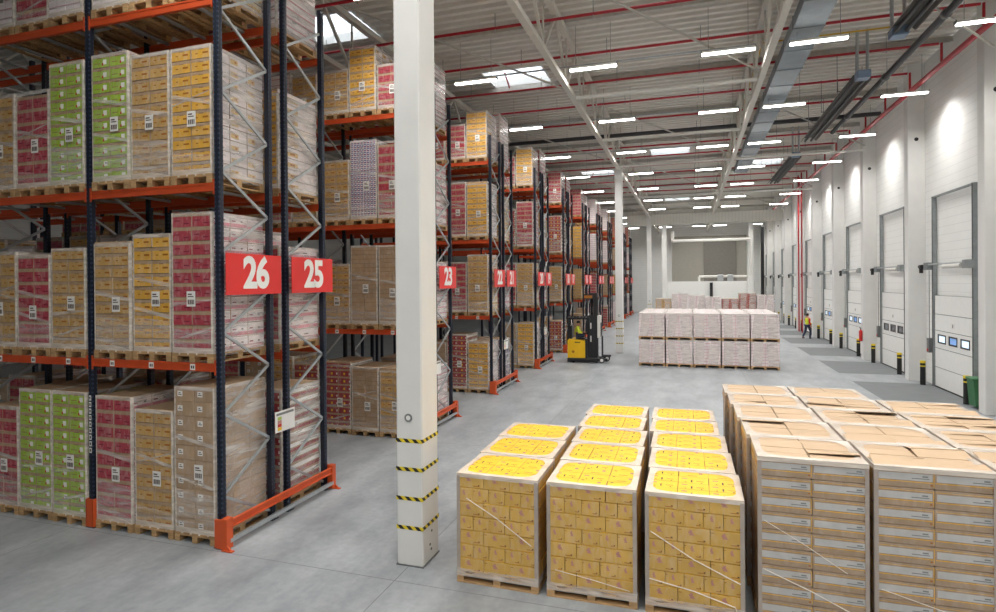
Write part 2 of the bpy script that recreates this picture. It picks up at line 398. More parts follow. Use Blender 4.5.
# sprinkler pipes
for i in range(16):
    y = 8.35 + 2.95 * i
    o = thing('sprinkler_pipe', 'red sprinkler branch pipe under the roof, %s' % ('nearest of the row' if i == 0 else ['next beyond the nearest', 'third counting away from the near end', 'fourth counting away from the near end', 'fifth counting away from the near end', 'sixth counting away from the near end', 'seventh counting away from the near end', 'eighth counting away from the near end', 'ninth counting away from the near end', 'tenth counting away from the near end', 'eleventh counting away from the near end', 'twelfth counting away from the near end', 'thirteenth counting away from the near end', 'fourteenth counting away from the near end', 'fifteenth counting away from the near end', 'farthest of the row'][i - 1]), 'pipe', (0, y, 11.85), 0, 'sprinkler branch pipes')
    b = MB(); b.tube((-20, 0, 0), (7.9, 0, 0), .045, M['pipe_red'], 8); b.build('pipe', o)
    h = MB()
    for x in range(-18, 8, 3):
        h = MB(); h.tube((x + .4, 0, 0), (x + .4, 0, -.11), .02, M['galv'], 6); h.tube((x + .4, 0, 0), (x + .4, 0, .45), .012, M['grey'], 5); h.build('sprinkler_head', o)
o = thing('sprinkler_main', 'thick red sprinkler main pipe running beside the dock wall', 'pipe', (7.98, 0, 11.15))
b = MB(); b.tube((0, -8, 0), (0, 74, 0), .09, M['pipe_red'], 12); b.build('main_pipe', o)
for i in range(16):
    b = MB(); b.tube((0, 8.35 + 2.95 * i, 0), (0, 8.35 + 2.95 * i, .72), .04, M['pipe_red'], 8); b.build('riser', o)
for y in (50.6, 52.0):
    b = MB(); b.tube((8.27, y, 0), (8.27, y, 12.4), .05, M['pipe_red'], 12)
    tag(b.build('standpipe'), ('nearer' if y < 51 else 'farther') + ' red vertical standpipe on the dock wall beyond the pedestrian', 'pipe', 'red standpipes')
o = thing('yellow_gas_pipe', 'thin yellow gas pipe crossing above the radiant heaters', 'pipe', (0, 21.7, 11.85))
b = MB(); b.tube((2.4, 0, .22), (6.4, .2, .3), .03, M['yellow_pipe'], 8); b.build('pipe', o)
b = MB(); b.tube((2.4, 0, .22), (2.4, 26, .22), .03, M['yellow_pipe'], 8); b.build('branch', o)
# duct
o = thing('air_duct', 'wide galvanised flat air duct hung beside the truss', 'duct', (3.25, 0, 11.35))
b = MB(); b.box(-.4, .4, -8, 42, -.17, .17, M['duct']); b.build('duct_shell', o)
for i in range(28):
    b = MB(); b.box(-.42, .42, -6 + 1.75 * i, -5.94 + 1.75 * i, -.19, .19, M['duct']); b.build('duct_flange', o)
# radiant heaters
def heater(ya, yb, label):
    o = thing('radiant_heater', label, 'heater', (5.5, ya, 10.75), 0, 'radiant tube heaters')
    L = yb - ya
    b = MB(); b.prism([(-.34, .0), (-.2, .2), (.2, .2), (.34, .0), (.31, 0), (.18, .17), (-.18, .17), (-.31, 0)], 0, L, M['reflector']); b.build('reflector', o, fix=True)
    for x in (-.13, .13):
        b = MB(); b.tube((x, 0, .03), (x, L, .03), .055, M['pipe_dark'], 10); b.build('heater_tube', o)
    yy = L + .02 if ya < 20 else -.5
    b = MB(); b.cbox(-.2, .2, yy, yy + .42, -.06, .2, M['blue_box'], .02); b.build('burner_box', o)
    for x in (-.15, .15):
        b = MB(); b.tube((x, yy + .24, .2), (x, yy + .24, 1.6), .05, M['galv'], 8); b.build('flue', o)
    for q in (.2, .5, .8):
        b = MB(); b.bar((-.3, L * q, .2), (-.3, L * q, 1.5), .02, .02, M['grey']); b.bar((.3, L * q, .2), (.3, L * q, 1.5), .02, .02, M['grey']); b.bar((-.32, L * q, .2), (.32, L * q, .2), .03, .03, M['grey']); b.build('hanger', o)
heater(9.4, 18.55, 'dark radiant tube heater nearest the camera with blue burner at its far end')
heater(22.6, 31.7, 'dark radiant tube heater in the middle of the line with burner at its near end')
heater(35.5, 44.6, 'dark radiant tube heater farthest down the line')
o = thing('flue_pipe', 'long dark flue pipe running parallel beside the radiant heaters', 'pipe', (6.35, 0, 10.9))
b = MB(); b.tube((0, -4, 0), (0, 30.8, 0), .10, M['pipe_dark'], 12); b.build('pipe', o)
for y in (8, 13, 18, 23, 28):
    b = MB(); b.tube((0, y, 0), (0, y + .12, 0), .13, M['grey'], 12); b.build('coupling', o)

# ------------------------------------------------------------------ lamps
LX = [-6.8, -2.85, 1.14, 3.53, 7.53]
LY = [18.72 + 6.42 * k for k in range(-4, 10)]  # farthest row is added to brighten the far end wall
hs = MB(); hs.prism([(-.05, .02), (-.075, .07), (.075, .07), (.05, .02)], -.72, .72, M['white']); hs_me = None
def rot_prism():
    b = MB(); b.box(-.74, .74, -.07, .07, .03, .09, M['white']); b.box(-.76, -.74, -.08, .08, 0, .1, M['grey']); b.box(.74, .76, -.08, .08, 0, .1, M['grey']); return b.mesh('housing')
hs_me = rot_prism()
df = MB(); df.cbox(-.735, .735, -.045, .045, -.03, .03, M['tube'], .012); df_me = df.mesh('diffuser')
rd = MB(); rd.tube((-.55, 0, .09), (-.55, 0, 1.4), .008, M['grey'], 5); rd_me = rd.mesh('hanger_rod')
rd = MB(); rd.tube((.55, 0, .09), (.55, 0, 1.4), .008, M['grey'], 5); rd_me2 = rd.mesh('hanger_rod')
rs_me = MB(); rs_me.tube((-.55, 0, .09), (-.55, 0, .33), .008, M['grey'], 5); rs_me = rs_me.mesh('hanger_rod')
rs_me2 = MB(); rs_me2.tube((.55, 0, .09), (.55, 0, 1.4), .008, M['grey'], 5); rs_me2 = rs_me2.mesh('hanger_rod')
lamp_data = bpy.data.lights.new('lamp_light', 'AREA'); lamp_data.shape = 'RECTANGLE'; lamp_data.size = 1.45; lamp_data.size_y = .12; lamp_data.energy = 116; lamp_data.spread = 2.55; lamp_data.color = (1, .985, .955)
for i, y in enumerate(LY):
    b = MB(); b.box(-9, 1.9, y - .03, y + .03, 10.93, 10.97, M['galv'])
    b = b.build('cable_tray'); tag(b, 'slim galvanised cable tray along the %s row of tube lamps' % (ORD + ['thirteenth', 'fourteenth'])[i], 'cable tray', 'cable trays')
LINE = ['line over the rack ends', 'line beside the free columns', 'line over the middle of the hall', 'line beside the air duct', 'line along the dock wall']
for j, x in enumerate(LX):
    for i, y in enumerate(LY):
        t = thing('ceiling_light', 'long white tube lamp, %s down the %s' % (ORD[i] if i < 12 else ['thirteenth', 'fourteenth'][i - 12], LINE[j]), 'lamp', (x, y, 10.82), 0, 'ceiling tube lamps')
        obj('housing', hs_me, t); obj('diffuser', df_me, t); [obj('hanger_rod', q, t) for q in ((rd_me, rd_me2) if j != 3 else (rs_me, rs_me2))]
        l = bpy.data.objects.new('lamp_light', lamp_data); C.objects.link(l); l.parent = t; l.location = (0, 0, -.035)

# ------------------------------------------------------------------ dock doors
def door(n, y0, w=3.2, kind='bright'):
    X = 8.9; y1 = y0 + w
    root = bpy.data.objects.new('door_%d' % n, None); C.objects.link(root); root.location = (X, y0, 0)
    struct(root, 'white sectional dock door with %s small windows and vertical rails' % kind)
    zs = [0, .76, 1.48, 2.14, 2.75, 3.46]
    for a, c in zip(zs, zs[1:]):
        if (a, c) == (1.48, 2.14):
            b = MB(); b.box(-.05, .02, 0, w, a + .012, a + .22, M['door']); b.box(-.05, .02, 0, w, c - .15, c - .012, M['door'])
            cs = [0, .28, .98, 1.25, 1.95, 2.22, 2.92, w]
            for p, q in ((0, .28), (.98, 1.25), (1.95, 2.22), (2.92, w)):
                b.box(-.05, .02, p, q, a + .22, c - .15, M['door'])
            pn = b.build('door_panel', root)
            for k, (p, q) in enumerate(((.28, .98), (1.25, 1.95), (2.22, 2.92))):
                f = MB(); e = .05
                for r in ((p, q, a + .2, a + .25), (p, q, c - .18, c - .13), (p, p + e, a + .2, c - .13), (q - e, q, a + .2, c - .13)):
                    f.box(-.065, -.03, r[0], r[1], r[2], r[3], M['truck_black'])
                f.build('window_frame', pn)
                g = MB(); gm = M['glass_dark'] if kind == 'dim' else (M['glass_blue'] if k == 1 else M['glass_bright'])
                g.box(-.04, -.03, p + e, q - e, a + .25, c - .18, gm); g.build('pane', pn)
        else:
            b = MB(); b.box(-.05, .02, 0, w, a + .012, c - .012, M['door']); b.build('door_panel', root)
    b = MB(); b.box(-.03, .02, 0, w, 0, 3.46, M['seam']); b.build('seam_backing', root)
    b = MB(); b.box(-.06, .0, 0, w, 0, .05, M['black']); b.build('bottom_seal', root)
    for yy in (-.13, w + .02):
        b = MB(); b.box(-.10, .02, yy, yy + .10, 0, 7.2, M['rail']); b.box(-.12, -.10, yy + .03, yy + .07, 0, 7.2, M['seam']); b.build('guide_rail', root)
    b = MB(); b.box(-.1, .0, -.16, w + .15, 7.14, 7.2, M['rail']); b.build('top_rail', root)
    b = MB(); b.tube((-.2, -.1, 4.62), (-.2, w + .3, 4.62), .035, M['galv'], 10); b.build('spring_shaft', root)
    b = MB(); b.tube((-.2, .5, 4.52), (-.2, 2.0, 4.52), .08, M['pipe_white'], 14); b.build('spring_drum', root)
    b = MB(); b.box(-.26, .0, -.14, .3, 4.42, 4.7, M['rail']); b.build('bearing_plate', root)
    b = MB(); b.box(-.26, -.02, w + .15, w + .5, 4.42, 4.7, M['rail']); b.tube((-.3, w + .5, 4.55), (-.3, w + .72, 4.55), .08, M['truck_black'], 10); b.tube((-.3, w + .6, 4.3), (-.3, w + .6, 4.5), .07, M['truck_black'], 10); b.build('drive_motor', root)
    b = MB(); b.box(-.18, -.02, w + .25, w + .45, 1.25, 1.8, M['grey']); b.box(-.2, -.17, w + .3, w + .4, 1.3, 1.4, M['scarlet']); b.build('control_box', root)
    b = MB(); b.tube((-.12, w + .35, 1.8), (-.12, w + .35, 4.4), .012, M['seam'], 6); b.build('control_cable', root)
    b = MB(); b.box(-.055, -.05, 1.45, 1.75, 2.3, 2.48, M['paper']); b.tube((-.057, 1.6, 2.33), (-.057, 1.6, 2.45), .012, M['ink'], 6); b.build('door_number_plate', root)
    p = MB(); p.box(6.2, 8.85, y0 - .5, y1 + .5, .001, .004, M['patch']); struct(p.build('trim_%d' % (100 + n)), 'darker grey dock threshold patch on the floor')
    return root
k = 0
for i, cy in enumerate(COLY):
    if cy < 8 or cy > 74: continue
    y0 = cy + 2.05
    door(k + 1, y0, kind='dim' if k in (3,) else 'bright')
    for q, (bx, by) in enumerate(((8.66, y0 - .28), (8.66, y0 + 3.5))):
        t = thing('bollard', 'black bollard with yellow top band at the %s side of dock door %s' % (('near', 'far')[q], ORD[k]), 'bollard', (bx - .12, by, 0), 0, 'bollards guarding dock doors')
        b = MB(); b.tube((0, 0, 0), (0, 0, .92), .09, M['black'], 14); b.build('post', t, smooth=False)
        b = MB(); b.tube((0, 0, .84), (0, 0, .925), .094, M['tape_y'], 14); b.tube((0, 0, .70), (0, 0, .75), .093, M['tape_y'], 14); b.build('reflective_band', t)
    k += 1
# green bin beside the first visible door
t = thing('waste_bin', 'green wheeled waste bin beside the nearest dock door', 'bin', (8.64, 22.2, 0))
b = MB()
b.prism([(-.2, .08), (.2, .08), (.26, .9), (-.26, .9)], -.24, .24, M['bin_green']); b.build('bin_body', t, fix=True)
b = MB(); b.cbox(-.29, .29, -.27, .27, .9, .97, M['bin_green'], .02); b.build('lid', t)
for s in (-.2, .2):
    b = MB(); b.tube((.15, s - .03, .08), (.15, s + .03, .08), .08, M['black'], 12); b.build('wheel', t)
t = thing('fire_extinguisher', 'red fire extinguisher hung on a column in the dock wall', 'extinguisher', (8.27, 34.2, .95))
b = MB(); b.tube((0, 0, 0), (0, 0, .5), .08, M['extinguisher'], 14); b.tube((0, 0, .5), (0, 0, .58), .08, M['extinguisher'], 14, .03); b.build('cylinder', t)
b = MB(); b.tube((0, 0, .58), (0, 0, .66), .025, M['black'], 8); b.bar((-.02, 0, .66), (-.02, .12, .68), .02, .03, M['black']); b.tube((0, .04, .62), (0, .11, .2), .012, M['black'], 6); b.build('valve', t)

# ------------------------------------------------------------------ far end
b = MB(); b.box(-3.62, 8.35, 60.7, 61.1, 9.72, 10.72, M['beam_clad']); struct(b.build('beam_far'), 'white ribbed clad beam crossing the far end of the hall')
b = MB(); b.box(-6, -4.03, 60.7, 61.1, 9.72, 10.72, M['beam_clad']); struct(b.build('beam_far_racks'))
b = MB(); b.box(-2.6, 6.5, 67, 67.2, 0, 4.05, M['white']); struct(b.build('wall_office'), 'low white partition wall at the far end')
b = MB(); b.box(-2.6, 6.5, 67.2, 73.8, 3.9, 4.05, M['white']); struct(b.build('floor_mezzanine'))
b = MB(); b.box(-2.0, 6.3, 73.8, 74.0, 4.05, 9.4, M['back_grey']); struct(b.build('wall_mezzanine'), 'grey recessed wall above the far partition')
b = MB(); b.box(1.6, 5.2, 73.7, 73.8, 4.05, 8.7, mat('shutter_grey', (104, 100, 94), .6)); struct(b.build('door_20'), 'darker grey shutter in the recessed wall')
for n, x in ((30, -2.6), (31, 6.1)):
    b = MB(); b.cbox(x - .25, x + .25, 66.6, 67, 0, 10.4, M['white'], .02); struct(b.build('column_%d' % n), 'white post at the far partition')
b = MB(); b.box(7.0, 7.3, 66, 66.3, 0, 9.6, M['truck_black']); struct(b.build('column_32'), 'black post at the far end beside the dock wall')
o = thing('white_pipe_loop', 'thick white pipe loop around the far recess', 'pipe', (0, 66.2, 0))
b = MB(); b.tube((-1.7, 0, 8.4), (6.0, 0, 8.4), .16, M['pipe_white'], 10); b.build('header_pipe', o)
b = MB(); b.tube((6.0, 0, 8.4), (6.0, 0, 4.6), .13, M['pipe_white'], 10); b.build('down_pipe', o)
b = MB(); b.tube((-1.7, 0, 8.4), (-1.7, 0, 9.4), .16, M['pipe_white'], 10); b.build('up_pipe', o)
o = thing('floor_pipe', 'low white pipe run with valves on top of the far partition', 'pipe', (0, 68.5, 4.06))
b = MB(); b.tube((1.0, 0, .5), (6.0, 0, .5), .13, M['pipe_white'], 10); b.build('pipe', o)
b = MB(); b.tube((1.0, 0, .5), (1.0, 0, 0), .13, M['pipe_white'], 10); b.build('elbow', o)
for x in (3.2, 4.2):
    b = MB(); b.cbox(x - .3, x + .3, -.25, .25, 0, .7, M['galv'], .05); b.build('valve_set', o)
b = MB(); b.box(2.05, 2.35, 66.75, 66.98, 0, 3.9, M['truck_black']); struct(b.build('trim_90'), 'black vertical duct on the far white partition')

# ------------------------------------------------------------------ pallets
def pallet_meshes(w, d, h=.144):
    b = MB(); m = M['wood']
    nb = 5; bw = .12
    for i in range(nb):
        x = -w / 2 + bw / 2 + i * (w - bw) / (nb - 1)
        b.box(x - bw / 2, x + bw / 2, -d / 2, d / 2, h - .022, h, m)
    for y in (-d / 2 + .06, 0, d / 2 - .06):
        b.box(-w / 2, w / 2, y - .06, y + .06, h - .044, h - .022, m)
    for x in (-w / 2 + .05, 0, w / 2 - .05):
        b.box(x - .05, x + .05, -d / 2, d / 2, 0, .022, m)
    if w > 1:
        for y in (-d / 2, d / 2 - .1):
            b.box(-w / 2, w / 2, y - .003, y + .103, .001, .0225, m)
    deck_me = b.mesh('pallet')
    bl = MB(); bl.box(-.05, .05, -.06, .06, .022, h - .044, m)
    return deck_me, bl.mesh('pallet_block')
PAL = {}
def pallet(parent, w, d, blocks=True):
    k = (round(w, 2), round(d, 2))
    if k not in PAL: PAL[k] = pallet_meshes(w, d)
    o = obj('pallet', PAL[k][0], parent)
    if blocks:
        for x in (-w / 2 + .05, 0, w / 2 - .05):
            for y in (-d / 2 + .06, 0, d / 2 - .06):
                obj('pallet_block', PAL[k][1], o, (x, y, 0))
    else:
        pass
    return o
def pallet_solid(w, d, h=.144):
    k = ('s', round(w, 2), round(d, 2))
    if k not in PAL:
        b = MB(); m = M['wood']
        b.box(-w / 2, w / 2, -d / 2, d / 2, h - .04, h, m)
        for x in (-w / 2 + .05, 0, w / 2 - .05):
            b.box(x - .05, x + .05, -d / 2, d / 2, 0, .022, m)
            for y in (-d / 2 + .06, 0, d / 2 - .06):
                b.box(x - .05, x + .05, y - .06, y + .06, .022, h - .04, m)
        PAL[k] = b.mesh('pallet')
    return PAL[k]

def carton_mesh(w, d, h, base, decals, top=None, side=None, c=.004, left=None):
    """box carton; decals: (face, u0,u1,v0,v1, mat[, lift]) faces f (-Y) b(+Y) r(+X) l(-X) t(+Z); v from bottom"""
    b = MB(); g = .002
    x0, x1, y0, y1, z0, z1 = -w / 2 + g, w / 2 - g, -d / 2 + g, d / 2 - g, g, h - g
    b.cbox(x0, x1, y0, y1, z0, z1, base, c)
    def quad(f, u0, u1, v0, v1, m, e):
        if f == 'f': b.face([(x0 + (x1 - x0) * u0, y0 - e, z0 + (z1 - z0) * v0), (x0 + (x1 - x0) * u1, y0 - e, z0 + (z1 - z0) * v0), (x0 + (x1 - x0) * u1, y0 - e, z0 + (z1 - z0) * v1), (x0 + (x1 - x0) * u0, y0 - e, z0 + (z1 - z0) * v1)], m)
        if f == 'b': b.face([(x1 + (x0 - x1) * u0, y1 + e, z0 + (z1 - z0) * v0), (x1 + (x0 - x1) * u1, y1 + e, z0 + (z1 - z0) * v0), (x1 + (x0 - x1) * u1, y1 + e, z0 + (z1 - z0) * v1), (x1 + (x0 - x1) * u0, y1 + e, z0 + (z1 - z0) * v1)], m)
        if f == 'r': b.face([(x1 + e, y0 + (y1 - y0) * u0, z0 + (z1 - z0) * v0), (x1 + e, y0 + (y1 - y0) * u1, z0 + (z1 - z0) * v0), (x1 + e, y0 + (y1 - y0) * u1, z0 + (z1 - z0) * v1), (x1 + e, y0 + (y1 - y0) * u0, z0 + (z1 - z0) * v1)], m)
        if f == 'l': b.face([(x0 - e, y1 + (y0 - y1) * u0, z0 + (z1 - z0) * v0), (x0 - e, y1 + (y0 - y1) * u1, z0 + (z1 - z0) * v0), (x0 - e, y1 + (y0 - y1) * u1, z0 + (z1 - z0) * v1), (x0 - e, y1 + (y0 - y1) * u0, z0 + (z1 - z0) * v1)], m)
        if f == 't': b.face([(x0 + (x1 - x0) * u0, y0 + (y1 - y0) * v0, z1 + e), (x0 + (x1 - x0) * u1, y0 + (y1 - y0) * v0, z1 + e), (x0 + (x1 - x0) * u1, y0 + (y1 - y0) * v1, z1 + e), (x0 + (x1 - x0) * u0, y0 + (y1 - y0) * v1, z1 + e)], m)
    if side: quad('r', .015, .985, .02, .98, side, .0008)
    if left: quad('l', .015, .985, .02, .98, left, .0008)
    if top: quad('t', .01, .99, .01, .99, top, .0006)
    for dd in decals:
        quad(*dd[:6], dd[6] if len(dd) > 6 else .0016)
    return b.mesh('carton')

def prints(kind, n):
    """decals for N boxes side by side on the front, and on the right side; returns base, decals, side material"""
    D = []
    def front(fn):
        for i in range(n): fn(i / n, 1 / n)
    K = M['kraft']
    if kind in ('yellow', 'shaded_yellow'):
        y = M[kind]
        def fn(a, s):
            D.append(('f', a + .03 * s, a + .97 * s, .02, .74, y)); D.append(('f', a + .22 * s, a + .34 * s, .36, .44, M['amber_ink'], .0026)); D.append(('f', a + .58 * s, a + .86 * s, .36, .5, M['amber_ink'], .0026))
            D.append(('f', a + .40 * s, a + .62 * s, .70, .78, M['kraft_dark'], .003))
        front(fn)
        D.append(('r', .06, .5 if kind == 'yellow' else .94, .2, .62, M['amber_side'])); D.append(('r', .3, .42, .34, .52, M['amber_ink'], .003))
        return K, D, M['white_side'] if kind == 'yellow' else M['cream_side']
    if kind == 'red':
        def fn(a, s):
            D.append(('f', a + .02 * s, a + .98 * s, .0, .74, M['red'])); D.append(('f', a + .12 * s, a + .40 * s, .42, .5, M['plum'], .0026)); D.append(('f', a + .58 * s, a + .86 * s, .2, .3, M['plum'], .0026))
        front(fn)
        D.append(('r', .02, .98, .08, .36, M['pink'])); D.append(('r', .08, .3, .5, .6, M['plum'], .003)); D.append(('r', .6, .72, .5, .6, M['ink'], .003))
        return K, D, M['white_side']
    if kind == 'dark_red':
        def fn(a, s):
            D.append(('f', a + .02 * s, a + .98 * s, .0, .78, M['dark_red'])); D.append(('f', a + .42 * s, a + .56 * s, .22, .52, M['lemon'], .0026)); D.append(('f', a + .86 * s, a + .94 * s, .25, .5, M['paper'], .0026))
        front(fn)
        D.append(('r', .02, .98, .0, .3, M['dark_red'])); D.append(('r', .02, .98, .42, .78, M['paper']))
        return K, D, M['kraft']
    if kind == 'green':
        def fn(a, s):
            D.append(('f', a + .02 * s, a + .98 * s, .0, .76, M['green'])); D.append(('f', a + .62 * s, a + .82 * s, .22, .6, M['paper'], .0026)); D.append(('f', a + .56 * s, a + .64 * s, .14, .34, M['scarlet'], .003)); D.append(('f', a + .12 * s, a + .44 * s, .3, .36, M['kraft_dark'], .0026))
            D.append(('f', a + .3 * s, a + .55 * s, .72, .80, M['kraft_dark'], .0026))
        front(fn)
        D.append(('r', .02, .98, .0, .7, M['green']))
        return K, D, M['kraft']
    if kind == 'brown':
        def fn(a, s):
            D.append(('f', a + .14 * s, a + .40 * s, .34, .72, M['paper'])); D.append(('f', a + .18 * s, a + .36 * s, .44, .5, M['ink'], .0026)); D.append(('f', a + .2 * s, a + .3 * s, .56, .62, M['ink'], .0026))
        front(fn)
        D.append(('r', .0, 1, .485, .515, M['kraft_dark']))
        return K, D, M['kraft']
    if kind == 'plain':
        D.append(('f', .02, .98, .47, .53, M['kraft_dark'])); D.append(('r', .02, .98, .47, .53, M['kraft_dark']))
        return K, D, M['kraft']
    if kind == 'can':
        def fn(a, s):
            for i in range(4):
                for j in range(2):
                    u = a + s * (i + .5) / 4; v = (j + .5) / 2
                    D.append(('f', u - .1 * s, u + .1 * s, v - .2, v + .2, M['blue'])); D.append(('f', u - .05 * s, u + .06 * s, v - .06, v + .08, M['paper'], .0026)); D.append(('f', u - .1 * s, u - .02 * s, v - .16, v - .08, M['scarlet'], .003))
        front(fn)
        for i in range(6):
            D.append(('r', i / 6 + .02, i / 6 + .12, .1, .9, M['blue']))
        return M['lilac'], D, M['lilac']
    if kind == 'lilac':
        D.append(('f', .0, 1, .0, .14, M['rose'])); D.append(('f', .494, .506, 0, 1, M['rose'], .0026)); D.append(('r', 0, 1, 0, .16, M['pink']))
        return M['lilac'], D, M['lilac']
WORDS = dict(yellow='yellow', shaded_yellow='shade-dulled yellow', red='crimson', dark_red='dark red', green='lime green', brown='brown', plain='plain brown', can='blue and white can', lilac='pale wrapped')
CM = {}
def get_carton(kind, w, d, h, n):
    k = (kind, round(w, 3), round(d, 3), round(h, 3), n)
    if k not in CM:
        base, D, side = prints(kind, n)
        CM[k] = carton_mesh(w, d, h, base, D, M['kraft_top'] if kind != 'lilac' else M['lilac'], side)
        CM[k].name = 'carton' if n == 1 else 'carton_layer'
    return CM[k]

def label_mesh(w=.17, h=.24):
    b = MB(); b.box(-w / 2, w / 2, -.004, 0, -h / 2, h / 2, M['paper'])
    for i in range(7):
        x = -w * .36 + i * w * .11
        b.box(x, x + w * (.05 if i % 2 else .08), -.006, -.004, -h * .36, -h * .05, M['ink'])
    b.box(-w * .36, w * .3, -.006, -.004, h * .12, h * .18, M['ink']); b.box(-w * .36, w * .1, -.006, -.004, h * .26, h * .34, M['ink'])
    return b.mesh('shipping_label')
LAB = label_mesh()
WR = {}
def wrap_mesh(w, d, H, seed):
    k = (round(w, 2), round(d, 2), round(H, 1), seed)
    if k in WR: return WR[k]
    r = random.Random(seed); b = MB(); e = .007; z0 = .10; z1 = H
    x0, x1, y0, y1 = -w / 2 - e, w / 2 + e, -d / 2 - e, d / 2 + e
    F = M['film']
    def fq(x_a, z_a, x_b, z_b, t0, t1):
        b.face([(x_a, y0, z_a - t0), (x_b, y0, z_b - t1), (x_b, y0, z_b + t1), (x_a, y0, z_a + t0)], F)
    def sq(y_a, z_a, y_b, z_b, t0, t1):
        b.face([(x1, y_a, z_a - t0), (x1, y_b, z_b - t1), (x1, y_b, z_b + t1), (x1, y_a, z_a + t0)], F)
    # bottom skirt, top cuff, corner folds
    for za, zb in ((z0, z0 + .13), (z1 - .05, z1 + .012)):
        b.face([(x0, y0, za), (x1, y0, za), (x1, y0, zb), (x0, y0, zb)], M['film_dense'] if za < 1 else F); b.face([(x1, y0, za), (x1, y1, za), (x1, y1, zb), (x1, y0, zb)], F)
    b.face([(x0, y0, z0), (x0 + .03, y0 - .002, z0), (x0 + .03, y0 - .002, z1), (x0, y0, z1)], M['film_dense'])
    b.face([(x1 - .03, y0 - .002, z0), (x1, y0, z0), (x1, y0, z1), (x1 - .03, y0 - .002, z1)], M['film_dense'])
    b.face([(x1, y0, z0), (x1 + .002, y0 + .04, z0), (x1 + .002, y0 + .04, z1), (x1, y0, z1)], M['film_dense'])
    zm = z1 * r.uniform(.18, .34); b.face([(x0, y0 + .002, z0), (x1, y0 + .002, z0), (x1, y0 + .002, zm), (x0, y0 + .002, zm + r.uniform(-.1, .1))], M['film_thin'])
    b.face([(x1 - .001, y0, z0), (x1 - .001, y1, z0), (x1 - .001, y1, z1), (x1 - .001, y0, z1)], M['film_thin'])
    for i in range(2):
        za = r.uniform(.3, z1 - .4); zb = min(z1 - .05, max(z0 + .1, za + r.uniform(-.35, .35))); fq(x0, za, x1, zb, r.uniform(.01, .05), r.uniform(.01, .05))
    for i in range(4):
        za = r.uniform(.3, z1 - .3); zb = min(z1 - .05, max(z0 + .1, za + r.uniform(-.3, .3))); sq(y0, za, y1, zb, r.uniform(.02, .07), r.uniform(.02, .08))
    WR[k] = b.mesh('stretch_wrap')
    return WR[k]
SEED = [0]
N_THINGS = [0]
def rack_load(x, y, z, kind, H, label, detail, group):
    """pallet 0.8 x 1.2 (front faces -Y); H: total height"""
    SEED[0] += 1; r = random.Random(SEED[0])
    w, d = .78, 1.16
    t = thing('pallet_load', label, 'pallet load', (x + r.uniform(-.004, .004), y + r.uniform(-.015, .015), z), r.uniform(-.004, .004), group)
    ch = {'yellow': .205, 'shaded_yellow': .205, 'red': .225, 'dark_red': .2, 'green': .215, 'brown': .22, 'plain': .24, 'can': .2, 'lilac': .16}[kind]
    n = max(2, int(round((H - .15) / ch))); ch = (H - .15) / n
    if detail >= 2:
        pallet(t, .8, 1.2)
        me = get_carton(kind, w / 2, d / 3, round(ch, 2), 1)
        ch2 = round(ch, 2)
        for kz in range(n):
            for i in range(2):
                for j in range(3):
                    obj('carton', me, t, (-w / 4 + i * w / 2 + r.uniform(-.003, .003), -d / 3 + j * d / 3 + r.uniform(-.003, .003), .146 + kz * ch2))
        Ht = .146 + n * ch2
    else:
        obj('pallet', pallet_solid(.8, 1.2), t)
        ch2 = round(ch, 2); me = get_carton(kind, w, d, ch2, 2)
        for kz in range(n):
            obj('carton_layer', me, t, (r.uniform(-.006, .006), r.uniform(-.004, .004), .146 + kz * ch2))
        Ht = .146 + n * ch2
    if detail >= 1:
        s = r.randrange(4)
        obj('stretch_wrap', wrap_mesh(w, d, Ht, s), t)
        obj('shipping_label', LAB, t, (r.uniform(-.02, .1), -d / 2 - .012, Ht * r.uniform(.42, .5)))
    N_THINGS[0] += 1
    return t

# ------------------------------------------------------------------ racks
LEV = [0.0, 2.84, 5.64, 8.52]
PITCH = 2.68; XE = -6.84; PW = .12
TOPZ = 9.45
def upright_mesh(side, holes):
    """post centred on x, 0.12 square, open-slot pattern on the aisle faces"""
    b = MB(); m = M['steel_blue']; h = TOPZ
    b.box(-.046, .046, -.042, .042, 0, h, m); b.box(-.022, .022, -.047, -.042, 0, h, m); b.box(.046, .05, -.02, .02, 0, h, m)
    if holes:
        z = .15
        while z < h - .1:
            for x in (-.034, .034):
                b.face([(x - .008, -.0432, z), (x + .008, -.0432, z), (x + .008, -.0432, z + .03), (x - .008, -.0432, z + .03)], M['hole'])
            for y in (-.031, .031):
                b.face([(.0472, y - .006, z), (.0472, y + .006, z), (.0472, y + .006, z + .03), (.0472, y - .006, z + .03)], M['hole'])
            z += .075
    return b.mesh('upright')
UP = [upright_mesh(0, True), upright_mesh(0, False)]
ft = MB(); ft.box(-.09, .09, -.08, .08, 0, .012, M['steel_blue']); ft.tube((.06, .05, .012), (.06, .05, .03), .015, M['galv'], 6); FOOT = ft.mesh('foot_plate')
pr = MB(); pr.box(-.08, .08, -.075, -.055, .02, .48, M['guard']); pr.box(-.085, -.065, -.075, .06, .02, .48, M['guard']); pr.box(.068, .085, -.075, .06, .02, .48, M['guard']); PROT = pr.mesh('post_protector')
BR = {}
def brace(dy, dz):
    k = (round(dy, 3), round(dz, 3))
    if k not in BR:
        b = MB(); b.bar((0, 0, 0), (0, dy, dz), .03, .045, M['galv']); BR[k] = b.mesh('brace')
    return BR[k]
bm_ = MB(); bm_.box(-(PITCH - .094) / 2, (PITCH - .094) / 2, -.025, .025, -.13, 0, M['orange']); bm_.box(-(PITCH - .094) / 2, (PITCH - .094) / 2, -.032, -.025, -.035, -.005, M['orange']); bm_.box(-(PITCH - .094) / 2, (PITCH - .094) / 2, -.032, -.025, -.13, -.1, M['orange'])
for s in (-1, 1):
    x = s * ((PITCH - .094) / 2 - .012); bm_.box(x - .011, x + .011, -.045, -.025, -.18, .05, M['orange'])
